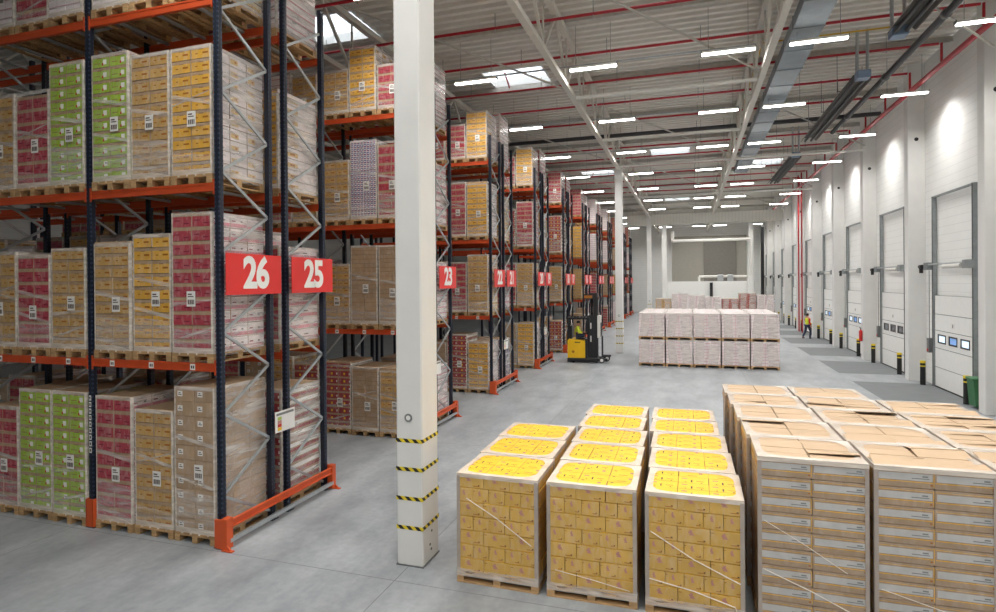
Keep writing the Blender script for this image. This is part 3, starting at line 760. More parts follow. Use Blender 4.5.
BEAM = bm_.mesh('beam')
tg = MB(); tg.box(-.05, .05, -.036, -.033, -.115, -.02, M['paper']); tg.box(-.03, -.005, -.038, -.036, -.09, -.045, M['ink']); tg.box(.008, .032, -.038, -.036, -.09, -.045, M['ink']); TAGM = tg.mesh('location_tag')
cr = MB(); cr.box(-.03, .03, -.6, .6, -.06, -.02, M['galv']); CROSS = cr.mesh('support_bar')

def rack(num, yf, nb, detail, levels=(1, 2, 3)):
    """single run; yf front y. upright frames at XE-.06-k*PITCH"""
    t = thing('pallet_rack', 'blue and orange pallet rack run signed %s at its aisle end' % WORD[num], 'rack', (XE - .06, yf, 0), 0, 'pallet rack runs')
    D = 1.25
    for k in range(nb + 1):
        x = -k * PITCH
        fr = bpy.data.objects.new('upright_frame', None); C.objects.link(fr); fr.parent = t; fr.location = (x, 0, 0); fr.empty_display_size = .1
        for y, s in ((.06, 1), (D - .06, -1)):
            o = obj('upright', UP[0 if detail >= 2 else 1], fr, (0, y, 0))
            if s < 0: o.scale = (1, -1, 1)
            obj('foot_plate', FOOT, fr, (0, y, 0))
        obj('brace', brace(-(D - .2), .6), fr, (0, D - .1, .16))
        z = .79; d = 1
        while z < TOPZ - .65:
            if k <= 1 or detail >= 2:
                o = obj('brace', brace((D - .2) * d, .63), fr, (0, .1 if d > 0 else D - .1, z))
            z += .63; d = -d
    for k in range(nb):
        xc = -PITCH / 2 - k * PITCH
        for lv in levels:
            for y, s in ((.045, 1), (D - .045, -1)):
                o = obj('beam', BEAM, t, (xc, y, LEV[lv]))
                if s < 0: o.scale = (1, -1, 1)
                if s > 0 and lv == 1 and detail >= 1:
                    for i in range(3):
                        obj('location_tag', TAGM, o, (.84 - i * .84, 0, 0))
            if detail >= 2:
                for i in (-.84, 0, .84):
                    o = obj('support_bar', CROSS, t, (xc + i, D / 2, LEV[lv] - .0))
        if detail >= 2:
            # rear plan bracing seen through the gaps
            pass
    return t

def sign(num, y0, w):
    t = thing('rack_sign', 'red sign with white number %s on the rack end' % WORD[num], 'sign', (XE + .085, y0, 3.9), 0, 'rack number signs')
    b = MB(); b.box(-.006, .006, 0, w, 0, .65, M['sign']); b.build('sign_panel', t)
    cu = bpy.data.curves.new('sign_number', 'FONT'); cu.body = str(num); cu.size = .62; cu.align_x = 'CENTER'; cu.align_y = 'CENTER'; cu.extrude = .002; cu.offset = .022; cu.space_character = .92
    cu.materials.append(M['white']); cu.resolution_u = 4
    tmp = bpy.data.objects.new('tmp', cu); C.objects.link(tmp); bpy.context.view_layer.update(); nm = bpy.data.meshes.new_from_object(tmp.evaluated_get(bpy.context.evaluated_depsgraph_get())); bpy.data.objects.remove(tmp)
    o = bpy.data.objects.new('sign_number', nm); C.objects.link(o); o.parent = t; o.location = (.009, w * .52, .325); o.rotation_euler = (PI / 2, 0, PI / 2); o.scale = (1.02, 1.12, 1)
    return t

def end_guard(yf, near, word):
    t = thing('end_guard', 'orange steel guard rail across the foot of the rack pair %s' % word, 'guard rail', (XE + .05, yf, 0), 0, 'rack end guards')
    L = 2.79
    b = MB(); b.box(.03, .06, .02, L - .02, .32, .44, M['guard']); b.box(.06, .085, .02, L - .02, .42, .44, M['guard']); b.box(.06, .085, .02, L - .02, .32, .34, M['guard']); b.build('guard_rail', t)
    b = MB(); b.box(.04, .09, .02, L - .02, .10, .16, M['galv']); b.build('lower_rail', t)
    for y, s in ((-.075, 1), (L + .01, -1)):
        b = MB(); b.box(-.15, -.02, y + .02, y + .05, .02, .46, M['guard']); b.box(-.02, .085, y + .015 if s > 0 else y - .07, y + .15 if s > 0 else y + .05, .025, .48, M['guard'])
        b.box(.0, .20, y - .01, y + .05, 0, .02, M['guard']); b.prism([(.085, .02), (.17, .02), (.085, .09)], y + .01, y + .035, M['guard']); b.build('guard_post', t)
    return t

# contents: [level][slot from the aisle end] = (kind, height)
FILL = {
    26: [[('brown', 2.45), ('shaded_yellow', 2.03), ('red', 2.25), ('green', 2.3), ('green', 2.3), ('red', 1.9)],
         [('red', 2.38), ('yellow', 2.0), ('shaded_yellow', 1.93), ('shaded_yellow', 1.9), ('red', 1.75), ('shaded_yellow', 1.85)],
         [('yellow', 2.15), ('shaded_yellow', 2.1), ('green', 2.3), ('green', 2.3), ('red', 1.75), ('shaded_yellow', 1.85)],
         [('shaded_yellow', 1.9), ('lilac', 1.6), ('lilac', 1.6), ('lilac', 1.6), ('red', 1.6), ('lilac', 1.6)]],
    25: [[('dark_red', 2.1), ('brown', 1.9), ('shaded_yellow', 2.0), ('dark_red', 2.2), ('brown', 2.1), ('red', 2.0), ('shaded_yellow', 2.0), ('red', 2.1), ('brown', 2.0)],
         [('red', 1.9), ('red', 2.2), ('shaded_yellow', 2.2), ('red', 2.3), ('lilac', 2.2), ('shaded_yellow', 2.2), ('red', 2.2), ('lilac', 2.1), ('shaded_yellow', 2.2)],
         [('yellow', 1.95), ('lilac', 2.0), ('shaded_yellow', 2.0), ('brown', 2.1), ('red', 2.1), ('shaded_yellow', 2.1)],
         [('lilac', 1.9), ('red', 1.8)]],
    24: [[('shaded_yellow', 1.85), ('plain', 1.85), ('dark_red', 1.95), ('dark_red', 1.9), ('shaded_yellow', 2.0), ('brown', 1.9), ('red', 2.0)],
         [('plain', 2.2), ('plain', 2.2), ('shaded_yellow', 1.75), ('red', 1.9), ('shaded_yellow', 2.1), ('red', 2.0), ('lilac', 2.0), ('shaded_yellow', 2.)],
         [('red', 2.05), ('can', 2.25), ('shaded_yellow', 1.75), ('shaded_yellow', 1.5), ('red', 1.9), ('shaded_yellow', 2.0), ('lilac', 2.1), ('red', 2.1)],
         [('red', 1.3), ('yellow', 1.85), ('shaded_yellow', 1.3), ('shaded_yellow', 1.3), ('lilac', 1.4), ('lilac', 1.6), ('lilac', 1.6)]],
    23: [[('lilac', 1.7), ('plain', 1.9)], [('lilac', 1.8), ('plain', 2.)], [('red', 1.9), ('red', 1.9)], [('lilac', 2.0), ('shaded_yellow', 1.8)]],
    22: [[('yellow', 1.9), ('dark_red', 2.1), ('plain', 1.8)], [('shaded_yellow', 2.2), ('red', 2.0), ('shaded_yellow', 2.)], [('yellow', 2.15), ('red', 2.1), ('red', 1.9)], [('yellow', 1.85), ('red', 1.4), ('red', 1.4)]],
    21: [[('can', 1.8), ('plain', 1.8)], [('red', 1.8), ('shaded_yellow', 1.8)], [('shaded_yellow', 1.9), ('red', 1.9)], [('lilac', 2.1), ('plain', 1.9)]],
    20: [[('yellow', 2.1), ('plain', 2.1)], [('shaded_yellow', 2.1), ('red', 2.1)], [('red', 2.3), ('dark_red', 1.9)], [('yellow', 1.9), ('red', 1.5)]],
    18: [[('dark_red', 1.8), ('shaded_yellow', 2.)], [('shaded_yellow', 2.1), ('shaded_yellow', 1.9)], [('dark_red', 2.2), ('shaded_yellow', 2.)], [('red', 1.9), ('dark_red', 1.6)]],
    16: [[('plain', 1.9)], [('shaded_yellow', 2.1)], [('yellow', 2.2)], [('red', 1.9)]],
}
rr = random.Random(5)
for l in range(3):
    while len(FILL[24][l]) < 14:
        FILL[24][l].append((rr.choice(['shaded_yellow', 'red', 'lilac', 'lilac', 'plain', 'dark_red']), rr.uniform(1.8, 2.25)))
YF = 7.30
num = 26; k = 0
LEVW = ['on floor level', 'on first beam', 'on second beam', 'on top beam']
SLOT = ['nearest the aisle', 'second from the aisle', 'third from the aisle', 'fourth from the aisle', 'fifth from the aisle', 'sixth from the aisle', 'seventh from the aisle', 'eighth from the aisle', 'ninth from the aisle'] + ['%s from the aisle' % q for q in ('tenth', 'eleventh', 'twelfth', 'thirteenth', 'fourteenth', 'fifteenth')]
while num >= 6:
    yf = YF + 6.54 * k
    det = 2 if num == 26 else (1 if num >= 18 else 0)
    for n2, off in ((num, 0), (num - 1, 1.55)):
        rack(n2, yf + off, 5 if n2 == 24 else 3 if num >= 24 else 2 if num >= 20 else 1, 2 if num == 26 else det)
        fill = FILL.get(n2)
        if fill is None:
            fill = [[(rr.choice(['shaded_yellow', 'red', 'lilac', 'plain', 'dark_red', 'yellow']), rr.uniform(1.6, 2.2)) for s in range(2 if n2 % 2 == 0 else 1)] for l in range(4)]
        for l in range(4):
            for s, (kd, H) in enumerate(fill[l]):
                bay, sl = divmod(s, 3)
                x = XE - PW - .44 - bay * PITCH - sl * .84
                z = LEV[l] + (.003 if l else .002)
                dd = 0 if s > 8 else 2 if n2 in (26,) else (2 if (n2 == 24 and s < 5) else (1 if n2 >= 18 else 0))
                rack_load(x, yf + off + .61, z, kd, H, '%s pallet %s of rack %s, %s' % (WORDS[kd], LEVW[l], WORD[n2], SLOT[s]), dd, 'pallet loads in the racks')
    sign(num, yf + .03, 1.28); sign(num - 1, yf + 1.6, 1.26)
    end_guard(yf, num == 26, 'signed ' + WORD[num] + ' and ' + WORD[num - 1])
    # first inner upright protector
    if num == 26:
        o = obj('post_protector', PROT, None, (XE - .06 - PITCH, yf + .05, 0)); tag(o, 'orange protector shoe on the foot of the second upright of rack twenty-six', 'post protector')
    num -= 2; k += 1
# load placards on the gap between each pair of runs
for k in range(6):
    n = 26 - 2 * k
    t = thing('info_placard', 'small white load placard with coloured panel between racks %s and %s' % (WORD[n], WORD[n - 1]), 'placard', (XE + .09, 8.42 + 6.54 * k, 1.5), 0, 'rack load placards')
    b = MB(); b.box(-.004, .004, 0, .52, 0, .36, M['paper']); b.build('board', t)
    for i, m in enumerate((M['lemon'], M['scarlet'], M['purple'], M['green'])):
        b = MB(); b.box(.004, .006, .06, .16, .03 + .06 * i, .085 + .06 * i, m); b.build('colour_patch', t)
    b = MB(); b.box(.004, .006, .03, .49, .29, .33, M['grey']); b.build('heading_bar', t)
# location strip on the second upright of rack 26
b = MB()
for i in range(9):
    b.box(-.03, .02, -.002, 0, .22 * 0 + .11 * i, .11 * i + .085, M['paper'])
    b.box(-.017, .007, -.004, -.002, .11 * i + .02, .11 * i + .065, M['ink'])
o = b.build('location_strip', None, (XE - .06 - PITCH, YF + .012, 1.25)); tag(o, 'strip of small white location labels on the second upright of rack twenty-six', 'label')

# ------------------------------------------------------------------ front yellow pallets
def yellow_box(w, d, h, seed):
    r = random.Random(seed); D = []
    for f in ('f', 'r', 'l', 'b'):
        D += [(f, .38, .46, .52, .86, M['purple']), (f, .34, .42, .62, .76, M['purple'], .002), (f, .46, .5, .56, .68, M['purple'], .002), (f, .36, .54, .50, .55, M['purple'], .0022), (f, .62, .86, .14, .19, M['amber_ink']), (f, .80, .86, .2, .26, M['ink']), (f, .02, .12, .80, .84, M['amber_ink'])]
    if seed % 2:
        D += [('t', .22, .27, .05, .14, M['black'], .003), ('t', .74, .79, .05, .14, M['black'], .003), ('t', .42, .47, .12, .5, M['ink']), ('t', .6, .84, .32, .38, M['ink']), ('t', .12, .3, .6, .74, M['purple'])]
    else:
        D += [('t', .3, .62, .2, .26, M['ink']), ('t', .68, .8, .55, .8, M['purple']), ('t', .1, .2, .84, .93, M['ink'])]
    return carton_mesh(w, d, h, M['front_yellow'], D, M['top_yellow'], None, .005)
YW, YD, YH = 1.12, .97, .188
YA = [yellow_box(YW / 3, YD / 4, YH, s) for s in (1, 2)]
YB = [yellow_box(YW / 5, YD / 3, YH, s) for s in (3, 4)]
def rim_mesh(w, d, z, inset, drop, rad, m, jag=0, seed=0):
    """film folded over the top edges: ring on the top with rounded inner edge plus a skirt"""
    r = random.Random(seed); b = MB(); e = .008; n = 32
    def outer(t):
        c, s = math.cos(t), math.sin(t); k = max(abs(c), abs(s)); return Vector((c / k * (w / 2 + e), s / k * (d / 2 + e)))
    def inner(t):
        c, s = math.cos(t), math.sin(t); a, bb = w / 2 - inset, d / 2 - inset; p = 6
        q = (abs(c) ** p + abs(s) ** p) ** (1 / p); return Vector((c / q * a, s / q * bb)) * (1 + r.uniform(-jag, jag))
    I = [inner(2 * PI * (i + .5) / n) for i in range(n)]; O = [outer(2 * PI * i / n + PI / 4) for i in range(n)]
    I = [inner(2 * PI * i / n + PI / 4) for i in range(n)]
    for i in range(n):
        j = (i + 1) % n
        b.face([(I[i].x, I[i].y, z + .005), (O[i].x, O[i].y, z + .004), (O[j].x, O[j].y, z + .004), (I[j].x, I[j].y, z + .005)], m)
        b.face([(O[i].x, O[i].y, z + .004), (O[i].x, O[i].y, z - drop), (O[j].x, O[j].y, z - drop), (O[j].x, O[j].y, z + .004)], m)
    return b
def strand(parent, pts, r=.006):
    b = MB()
    for p, q in zip(pts, pts[1:]):
        b.tube(p, q, r, M['strand'], 6)
    o = b.build('wrap_tail', parent); return o
def yellow_load(x, y, label, detail, seed):
    r = random.Random(seed)
    t = thing('pallet_load', label, 'pallet load', (x, y, 0), r.uniform(-.012, .012), 'yellow carton pallets on the floor')
    pallet(t, 1.14, .99)
    for kz in range(7):
        z = .146 + kz * (YH + .002)
        if (6 - kz) % 2 == 0: nx, ny, ms = 3, 4, YA
        else: nx, ny, ms = 5, 3, YB
        bw, bd = YW / nx, YD / ny
        for i in range(nx):
            for j in range(ny):
                if kz < 6 and 0 < i < nx - 1 and 0 < j < ny - 1: continue
                if detail == 0 and kz < 4 and j > 0: continue
                obj('carton', ms[r.randrange(2)], t, (-YW / 2 + bw * (i + .5) + r.uniform(-.003, .003), -YD / 2 + bd * (j + .5) + r.uniform(-.003, .003), z))
    top = .146 + 7 * (YH + .002)
    rim_mesh(YW, YD, top, .07, .05, .1, M['film_dense'], .015, seed).build('top_film', t)
    for sx in (-1, 1):
        for sy in (-1, 1):
            b = MB(); xx, yy = sx * (YW / 2 + .005), sy * (YD / 2 + .005)
            b.box(min(xx, xx - sx * .045), max(xx, xx - sx * .045), min(yy, yy + sy * .004), max(yy, yy + sy * .004), .13, top - .03, M['corner'])
            b.box(min(xx, xx + sx * .004), max(xx, xx + sx * .004), min(yy, yy - sy * .045), max(yy, yy - sy * .045), .13, top - .03, M['corner']); b.build('corner_board', t)
    b = MB(); e = .011
    for (xa, xb, ya, yb) in ((-YW / 2 - e, YW / 2 + e, -YD / 2 - e, -YD / 2 - e), (YW / 2 + e, YW / 2 + e, -YD / 2 - e, YD / 2 + e), (-YW / 2 - e, -YW / 2 - e, YD / 2 + e, -YD / 2 - e)):
        b.face([(xa, ya, .09), (xb, yb, .09), (xb, yb, .2), (xa, ya, .19)], M['film'])
    b.build('bottom_film', t)
    if detail:
        f = -YD / 2 - .018
        if seed % 3 == 1: strand(t, [(-.42, f, 1.15), (0, f, .93), (.48, f, .62)])
        if seed % 3 == 2: strand(t, [(-.46, f, .36), (0, f, .30), (.48, f, .22)], .004)
        if seed % 3 == 0: strand(t, [(-.5, f, 1.0), (0, f, .72), (.52, f, .50)]); strand(t, [(-.52, f, .42), (.0, f, .34), (.46, f, .22), (.5, f, .12)])
    return t
COLN = ['short outer column of yellow pallets', 'middle column of yellow pallets', 'yellow column next to the brown boxes']
for c, (x, n) in enumerate(((-2.43, 3), (-1.185, 5), (.06, 5))):
    for j in range(n):
        yellow_load(x - .045 * j + (.015 * ((j * 7) % 3 - 1)), 7.93 + 1.015 * j, 'yellow carton pallet, %s from the front in the %s' % (ORD[j], COLN[c]), 1 if j == 0 else 0, 3 * j + c + 1)
# ------------------------------------------------------------------ brown box pallets
BW, BD, BH = 1.12, .985, .204
def brown_box(seed):
    D = []
    D += [('f', .02, .98, .30, .36, M['yellow'], .0018), ('f', .02, .98, .86, .89, M['yellow'], .0018), ('f', .04, .97, .40, .78, M['band']), ('f', .62, .92, .50, .55, M['grey'], .0026), ('f', .80, .90, .60, .68, M['grey'], .0026), ('f', .985, 1, .1, .95, M['yellow'], .0022), ('f', .93, .97, .16, .24, M['amber_ink'], .0026)]
    D += [('l', .03, .97, .06, .92, M['shaded_yellow']), ('l', .3, .6, .3, .5, M['amber_ink'], .0026), ('r', .03, .97, .06, .92, M['shaded_yellow'])]
    return carton_mesh(BW / 2, BD / 2, BH, M['front_kraft'], D, M['kraft_top'], None, .005)
BB = brown_box(1)
def brown_load(x, y, label, front, seed):
    r = random.Random(seed * 13 + 1)
    t = thing('pallet_load', label, 'pallet load', (x, y, 0), r.uniform(-.008, .008), 'tall brown box pallets on the floor')
    pallet(t, 1.13, .99)
    for kz in range(9):
        for i in range(2):
            for j in range(2):
                if kz < 8 and j == 1: continue
                obj('carton', BB, t, (-BW / 4 + i * BW / 2 + r.uniform(-.003, .003), -BD / 4 + j * BD / 2, .146 + kz * (BH + .002)))
    if True:
        b = MB(); b.box(-BW / 2 + .01, BW / 2 - .01, .0, BD / 2 - .005, .15, .146 + 8 * (BH + .002), M['front_kraft']); b.build('rear_carton_block', t)
    top = .146 + 9 * (BH + .002)
    for i in range(2):
        for j in range(2):
            x0 = -BW / 2 + i * BW / 2 + .008; x1 = x0 + BW / 2 - .016; ya = -BD / 2 + j * BD / 2 + .012; yb = ya + BD / 2 - .02; ym = (ya + yb) / 2
            for (h0, h1) in ((yb, ym + .003), (ya, ym - .003)):
                lift = r.choice([.0, .0, .0, .012, .05]) * r.uniform(.5, 1); tw = r.uniform(-.012, .02)
                if lift < .006: lift, tw = .002, 0
                b = MB(); th = .006; z = top + .004
                P = [(x0, h0, z), (x1, h0, z), (x1, h1, z + max(.001, lift + tw)), (x0, h1, z + max(.001, lift - tw))]
                if h0 < h1: P = [P[0], P[1], P[2], P[3]]
                b.v += P + [(p[0], p[1], p[2] + th) for p in P]
                for q in ((3, 2, 1, 0), (4, 5, 6, 7), (0, 1, 5, 4), (1, 2, 6, 5), (2, 3, 7, 6), (3, 0, 4, 7)):
                    b.f.append(q); b.mi.append(b.slot(M['kraft_top']))
                b.build('box_flap', t, fix=True)
    rim_mesh(BW, BD, top + .014, .075, .05, .1, M['film_dense'], .02, seed).build('top_film', t)
    for sx in (-1, 1):
        b = MB(); xx, yy = sx * (BW / 2 + .005), -(BD / 2 + .005)
        b.box(min(xx, xx - sx * .04), max(xx, xx - sx * .04), yy - .004, yy, .13, top - .03, M['corner'])
        b.box(min(xx, xx + sx * .004), max(xx, xx + sx * .004), yy, yy + .04, .13, top - .03, M['corner']); b.build('corner_board', t)
    if front:
        f = -BD / 2 - .018
        if seed == 1: strand(t, [(-.5, f, 1.28), (-.1, f, 1.06), (.35, f, .78)], .004); strand(t, [(-.52, f, .72), (.0, f, .52), (.53, f, .28)], .006)
        else: strand(t, [(-.5, f, .66), (.1, f, .5), (.52, f, .38)], .004)
    return t
COLB = ['brown column beside the yellow pallets', 'middle column of brown boxes', 'brown column nearest the dock wall']
sd = 0
for c, (x, n) in enumerate(((1.325, 5), (2.5, 5), (3.68, 4))):
    for j in range(n):
        sd += 1
        brown_load(x - .036 * j, 7.95 + 1.015 * j, 'tan box pallet, %s from the front in the %s' % (ORD[j], COLB[c]), j == 0, 1 if (c, j) == (0, 0) else sd + 2)

# ------------------------------------------------------------------ white pallets in the middle distance
WW, WD = 1.2, 1.16
LW = get_carton('lilac', WW, WD, .14, 2)
M['film_fold'] = M['film_thin']
def white_load(x, y, z, label, kind='lilac', n=8, group='white wrapped pallets in the middle of the hall'):
    SEED[0] += 1; r = random.Random(SEED[0])
    t = thing('pallet_load', label, 'pallet load', (x, y, z), r.uniform(-.006, .006), group)
    obj('pallet', pallet_solid(1.22, 1.18), t)
    me = LW if kind == 'lilac' else get_carton(kind, WW, WD, .14, 2)
    for k in range(n):
        obj('carton_layer', me, t, (r.uniform(-.006, .006), r.uniform(-.006, .006), .146 + .14 * k))
    b = rim_mesh(WW, WD, .146 + .14 * n, .12, .06, .1, M['film'], .02, SEED[0]); b.build('top_film', t)
    b = MB(); yf_ = -WD / 2 - .008; zt = .146 + .14 * n
    for xa, xb in ((-.52, -.12), (.1, .55)):
        q = r.uniform(-.08, .08); b.face([(xa + q, yf_, .12), (xb + q, yf_, .12), (xb - q, yf_, zt), (xa - q, yf_, zt)], M['film'])
    b.build('stretch_wrap', t)
    return t
for i in range(5):
    for j in range(4):
        for tier in (0, 1):
            x = -1.74 + 1.252 * i; y = 29.85 + 1.26 * j
            white_load(x, y, tier * 1.272, 'white wrapped pallet, %s tier, %s stack across, %s row of middle block' % (('lower', 'upper')[tier], ORD[i], ORD[j]))
kinds = ['shaded_yellow', 'lilac', 'lilac', 'lilac', 'red', 'dark_red', 'lilac']
for i in range(7):
    for tier in (0, 1):
        x = -2.0 + 1.25 * i
        white_load(x, 49.5 + .1 * (i % 3), tier * 1.272, 'distant %s pallet, %s tier, %s across far block' % (WORDS[kinds[(i + tier) % 7]], ('lower', 'upper')[tier], ORD[i]), kinds[i] if tier else 'lilac', 9 + ((i * 3) % 4) * tier // 1 if tier else 8, 'pallets of the far block')

# ------------------------------------------------------------------ people
def skin_body(name, joints, edges, radii, m, parent=None, sub=2):
    me = bpy.data.meshes.new(name); me.from_pydata(joints, edges, []); me.materials.append(m)
    o = bpy.data.objects.new(name, me); C.objects.link(o)
    md = o.modifiers.new('Skin', 'SKIN'); md.use_smooth_shade = True
    if not me.skin_vertices: me.attributes.new  # layer is created below
    bm = bmesh.new(); bm.from_mesh(me); lay = bm.verts.layers.skin.verify(); bm.verts.ensure_lookup_table()
    for i, v in enumerate(bm.verts):
        q = radii[i]; v[lay].radius = q if isinstance(q, tuple) else (q, q); v[lay].use_root = (i == 0)
    bm.to_mesh(me); bm.free()
    s = o.modifiers.new('Sub', 'SUBSURF'); s.levels = sub; s.render_levels = sub
    if parent is not None: o.parent = parent
    return o
def ball(name, c, r, m, parent, sq=(1, 1, 1), sub=2):
    bm = bmesh.new(); bmesh.ops.create_icosphere(bm, subdivisions=sub, radius=1)
    for v in bm.verts: v.co = Vector((v.co.x * r * sq[0] + c[0], v.co.y * r * sq[1] + c[1], v.co.z * r * sq[2] + c[2]))
    me = bpy.data.meshes.new(name); bm.to_mesh(me); bm.free(); me.materials.append(m); me.polygons.foreach_set('use_smooth', [True] * len(me.polygons))
    return obj(name, me, parent)
def hands(jt, ed, rd, wrist, k, d, side):
    """five short bent fingers rooted in a palm at the wrist; d: forearm direction, side: palm width axis"""
    d, side = Vector(d).normalized(), Vector(side).normalized(); w = Vector(wrist)
    palm = len(jt); jt.append(tuple(w + d * .05)); ed.append((k, palm)); rd.append((.036, .02))
    inn = d.cross(side)
    for q, L in ((-.03, .062), (-.01, .074), (.01, .07), (.03, .055)):
        a = len(jt); p0 = w + d * .085 + side * q; jt.append(tuple(p0)); ed.append((palm, a)); rd.append(.010)
        p1 = p0 + d * L * .55 + inn * .008; jt.append(tuple(p1)); ed.append((a, a + 1)); rd.append(.009)
        jt.append(tuple(p1 + d * L * .4 + inn * .02)); ed.append((a + 1, a + 2)); rd.append(.008)
    a = len(jt); jt.append(tuple(w + d * .045 - side * .045)); ed.append((palm, a)); rd.append(.011)
    jt.append(tuple(w + d * .085 - side * .06 + inn * .01)); ed.append((a, a + 1)); rd.append(.009)
# pedestrian: walking, back three-quarters to the camera, high-visibility vest
P = thing('person', 'pedestrian in yellow vest, red sleeves and dark trousers walking past the dock doors', 'person', (7.8, 45.7, 0), -.9)
jt = [(0, 0, .95), (0, .02, 1.18), (0, .01, 1.42), (0, 0, 1.50), (0, .02, 1.60), (0, .03, 1.70),
      (.1, 0, .90), (.11, .16, .50), (.1, .10, .10), (.1, .24, .04), (-.1, 0, .90), (-.11, -.08, .50), (-.1, -.34, .13), (-.1, -.22, .04),
      (.19, .0, 1.42), (.24, -.08, 1.15), (.24, .04, .92), (-.19, 0, 1.42), (-.25, .1, 1.16), (-.23, .28, 1.0)]
ed = [(0, 1), (1, 2), (2, 3), (3, 4), (4, 5), (0, 6), (6, 7), (7, 8), (8, 9), (0, 10), (10, 11), (11, 12), (12, 13), (2, 14), (14, 15), (15, 16), (2, 17), (17, 18), (18, 19)]
rd = [(.15, .11), (.14, .1), (.15, .1), .055, (.07, .085), (.06, .07), .09, .062, .042, .035, .09, .062, .042, .035, .062, .045, .032, .062, .045, .032]
hands(jt, ed, rd, jt[16], 16, (0, .1, -1), (0, 1, 0)); hands(jt, ed, rd, jt[19], 19, (0, .7, -.5), (1, 0, 0))
skin_body('body', jt, ed, rd, M['skin'], P)
skin_body('trousers', [(0, 0, .98), (.1, 0, .90), (.11, .16, .50), (.1, .10, .07), (-.1, 0, .90), (-.11, -.08, .50), (-.1, -.34, .11)], [(0, 1), (1, 2), (2, 3), (0, 4), (4, 5), (5, 6)], [(.165, .125), .105, .076, .06, .105, .076, .06], M['navy'], P)
skin_body('vest', [(0, 0, .92), (0, .02, 1.18), (0, .01, 1.40), (0, .005, 1.48)], [(0, 1), (1, 2), (2, 3)], [(.185, .15), (.175, .14), (.205, .145), (.11, .1)], M['hivis'], P)
for nm, a in (('sleeve', [(.17, 0, 1.42), (.24, -.08, 1.15), (.24, .02, .96)]), ('sleeve', [(-.17, 0, 1.42), (-.25, .1, 1.16), (-.235, .24, 1.03)])):
    skin_body(nm, a, [(0, 1), (1, 2)], [.08, .06, .046], M['red_cloth'], P)
ball('hair', (0, .005, 1.67), .1, M['hair'], P, (.86, 1.0, 1.0))
for s in (1, -1):
    f = ((.1, .14, .05), (-.1, -.28, .07))[0 if s > 0 else 1]
    ball('shoe', f, .06, M['black'], P, (.8, 2.0, .8))
for s in (-1, 1):
    ball('ear', (s * .078, .03, 1.63), .02, M['skin'], P, (.5, .8, 1.3), 1)
b = MB(); b.tube((0, .1, 1.62), (0, .128, 1.60), .016, M['skin'], 6, .010); b.build('nose', P)

# ------------------------------------------------------------------ reach truck
T = thing('reach_truck', 'yellow and black reach truck with raised mast beside the rack ends', 'forklift', (-4.95, 30.1, 0), .08)
y = M['forklift_yellow']; bk = M['truck_black']
b = MB(); b.prism([(-.98, .22), (-.1, .22), (-.1, 1.12), (-.92, 1.18), (-.98, 1.1)], -.55, .55, y); b.build('body', T, fix=True)
b = MB(); b.cbox(-1.0, .55, -.58, .58, .05, .24, bk, .03); b.build('chassis', T)
b = MB(); b.box(-.1, .02, -.56, .56, .24, 1.2, bk); b.build('front_panel', T)
b = MB(); b.box(-.62, -.34, -.556, -.55, 1.0, 1.05, bk); b.tube((-.7, -.556, .55), (-.7, -.54, .55), .07, M['amber_ink'], 14); b.build('side_decal', T)
for yy in (-.4, .4):
    b = MB(); b.cbox(.5, 1.0, yy - .1, yy + .1, .07, .22, bk, .02); lg = b.build('outrigger', T)
    b = MB(); b.tube((.72 if yy < 0 else .95, yy - .17, .14), (.72 if yy < 0 else .95, yy + .07, .14), .138, bk, 18); w = b.build('wheel', T)
    b = MB(); b.tube((.72 if yy < 0 else .95, yy - .18, .14), (.72 if yy < 0 else .95, yy - .16, .14), .085, M['paper'], 14); b.build('hub', w)
b = MB(); b.tube((-.7, -.5, .13), (-.7, -.36, .13), .13, bk, 16); b.build('wheel', T)
# overhead guard
for x in (-.95, .1):
    for yy in (-.5, .5):
        b = MB(); b.box(x - .04, x + .04, yy - .04, yy + .04, 1.1, 2.2, bk); b.build('guard_post', T)
b = MB()
for i in range(7):
    b.box(-.98 + i * .17, -.92 + i * .17, -.54, .54, 2.2, 2.26, bk)
b.box(-1.0, .14, -.56, -.48, 2.18, 2.28, bk); b.box(-1.0, .14, .48, .56, 2.18, 2.28, bk); b.build('overhead_guard', T)
# mast
for yy in (-.36, .36):
    b = MB(); b.box(.0, .3, yy - .06, yy + .06, .2, 2.35, bk); b.build('mast_rail', T)
    b = MB(); b.box(.30, .50, yy - .05, yy + .05, .2, 3.5, bk); b.build('mast_rail', T)
b = MB(); b.box(.12, .48, -.3, .3, 3.25, 3.5, bk); b.box(.12, .48, -.3, .3, 2.2, 2.3, bk); b.box(.3, .34, -.3, .3, .3, 3.3, bk); b.tube((.2, 0, .3), (.2, 0, 3.3), .06, bk, 10); b.tube((.2, .18, .3), (.2, .18, 3.3), .05, bk, 10); b.build('lift_cylinder', T)
b = MB(); b.box(-.18, .3, -.42, -.40, 3.18, 3.44, bk); b.box(-.14, .26, -.425, -.42, 3.24, 3.38, M['amber_ink']); b.build('mast_plate', T)
b = MB(); b.box(.51, .66, -.45, .45, 1.25, 2.35, M['pipe_white']); b.box(.66, .70, -.4, -.1, 1.3, 2.0, bk); b.box(.66, .70, .1, .4, 1.3, 2.0, bk); b.build('fork_carriage', T)
for yy in (-.25, .25):
    b = MB(); b.box(.7, 1.15, yy - .06, yy + .06, .28, .33, bk); b.box(.7, .75, yy - .06, yy + .06, .28, 1.3, bk); b.build('fork', T)
b = MB(); b.box(-.5, -.05, -.3, .4, 1.15, 1.22, bk); b.cbox(-.92, -.78, -.35, .35, 1.15, 1.85, bk, .03); b.build('seat', T)
b = MB(); b.tube((-.1, -.2, 1.2), (-.15, -.2, 1.45), .02, bk, 8); b.tube((-.16, -.2, 1.44), (-.14, -.2, 1.48), .12, bk, 16); b.build('control_console', T)
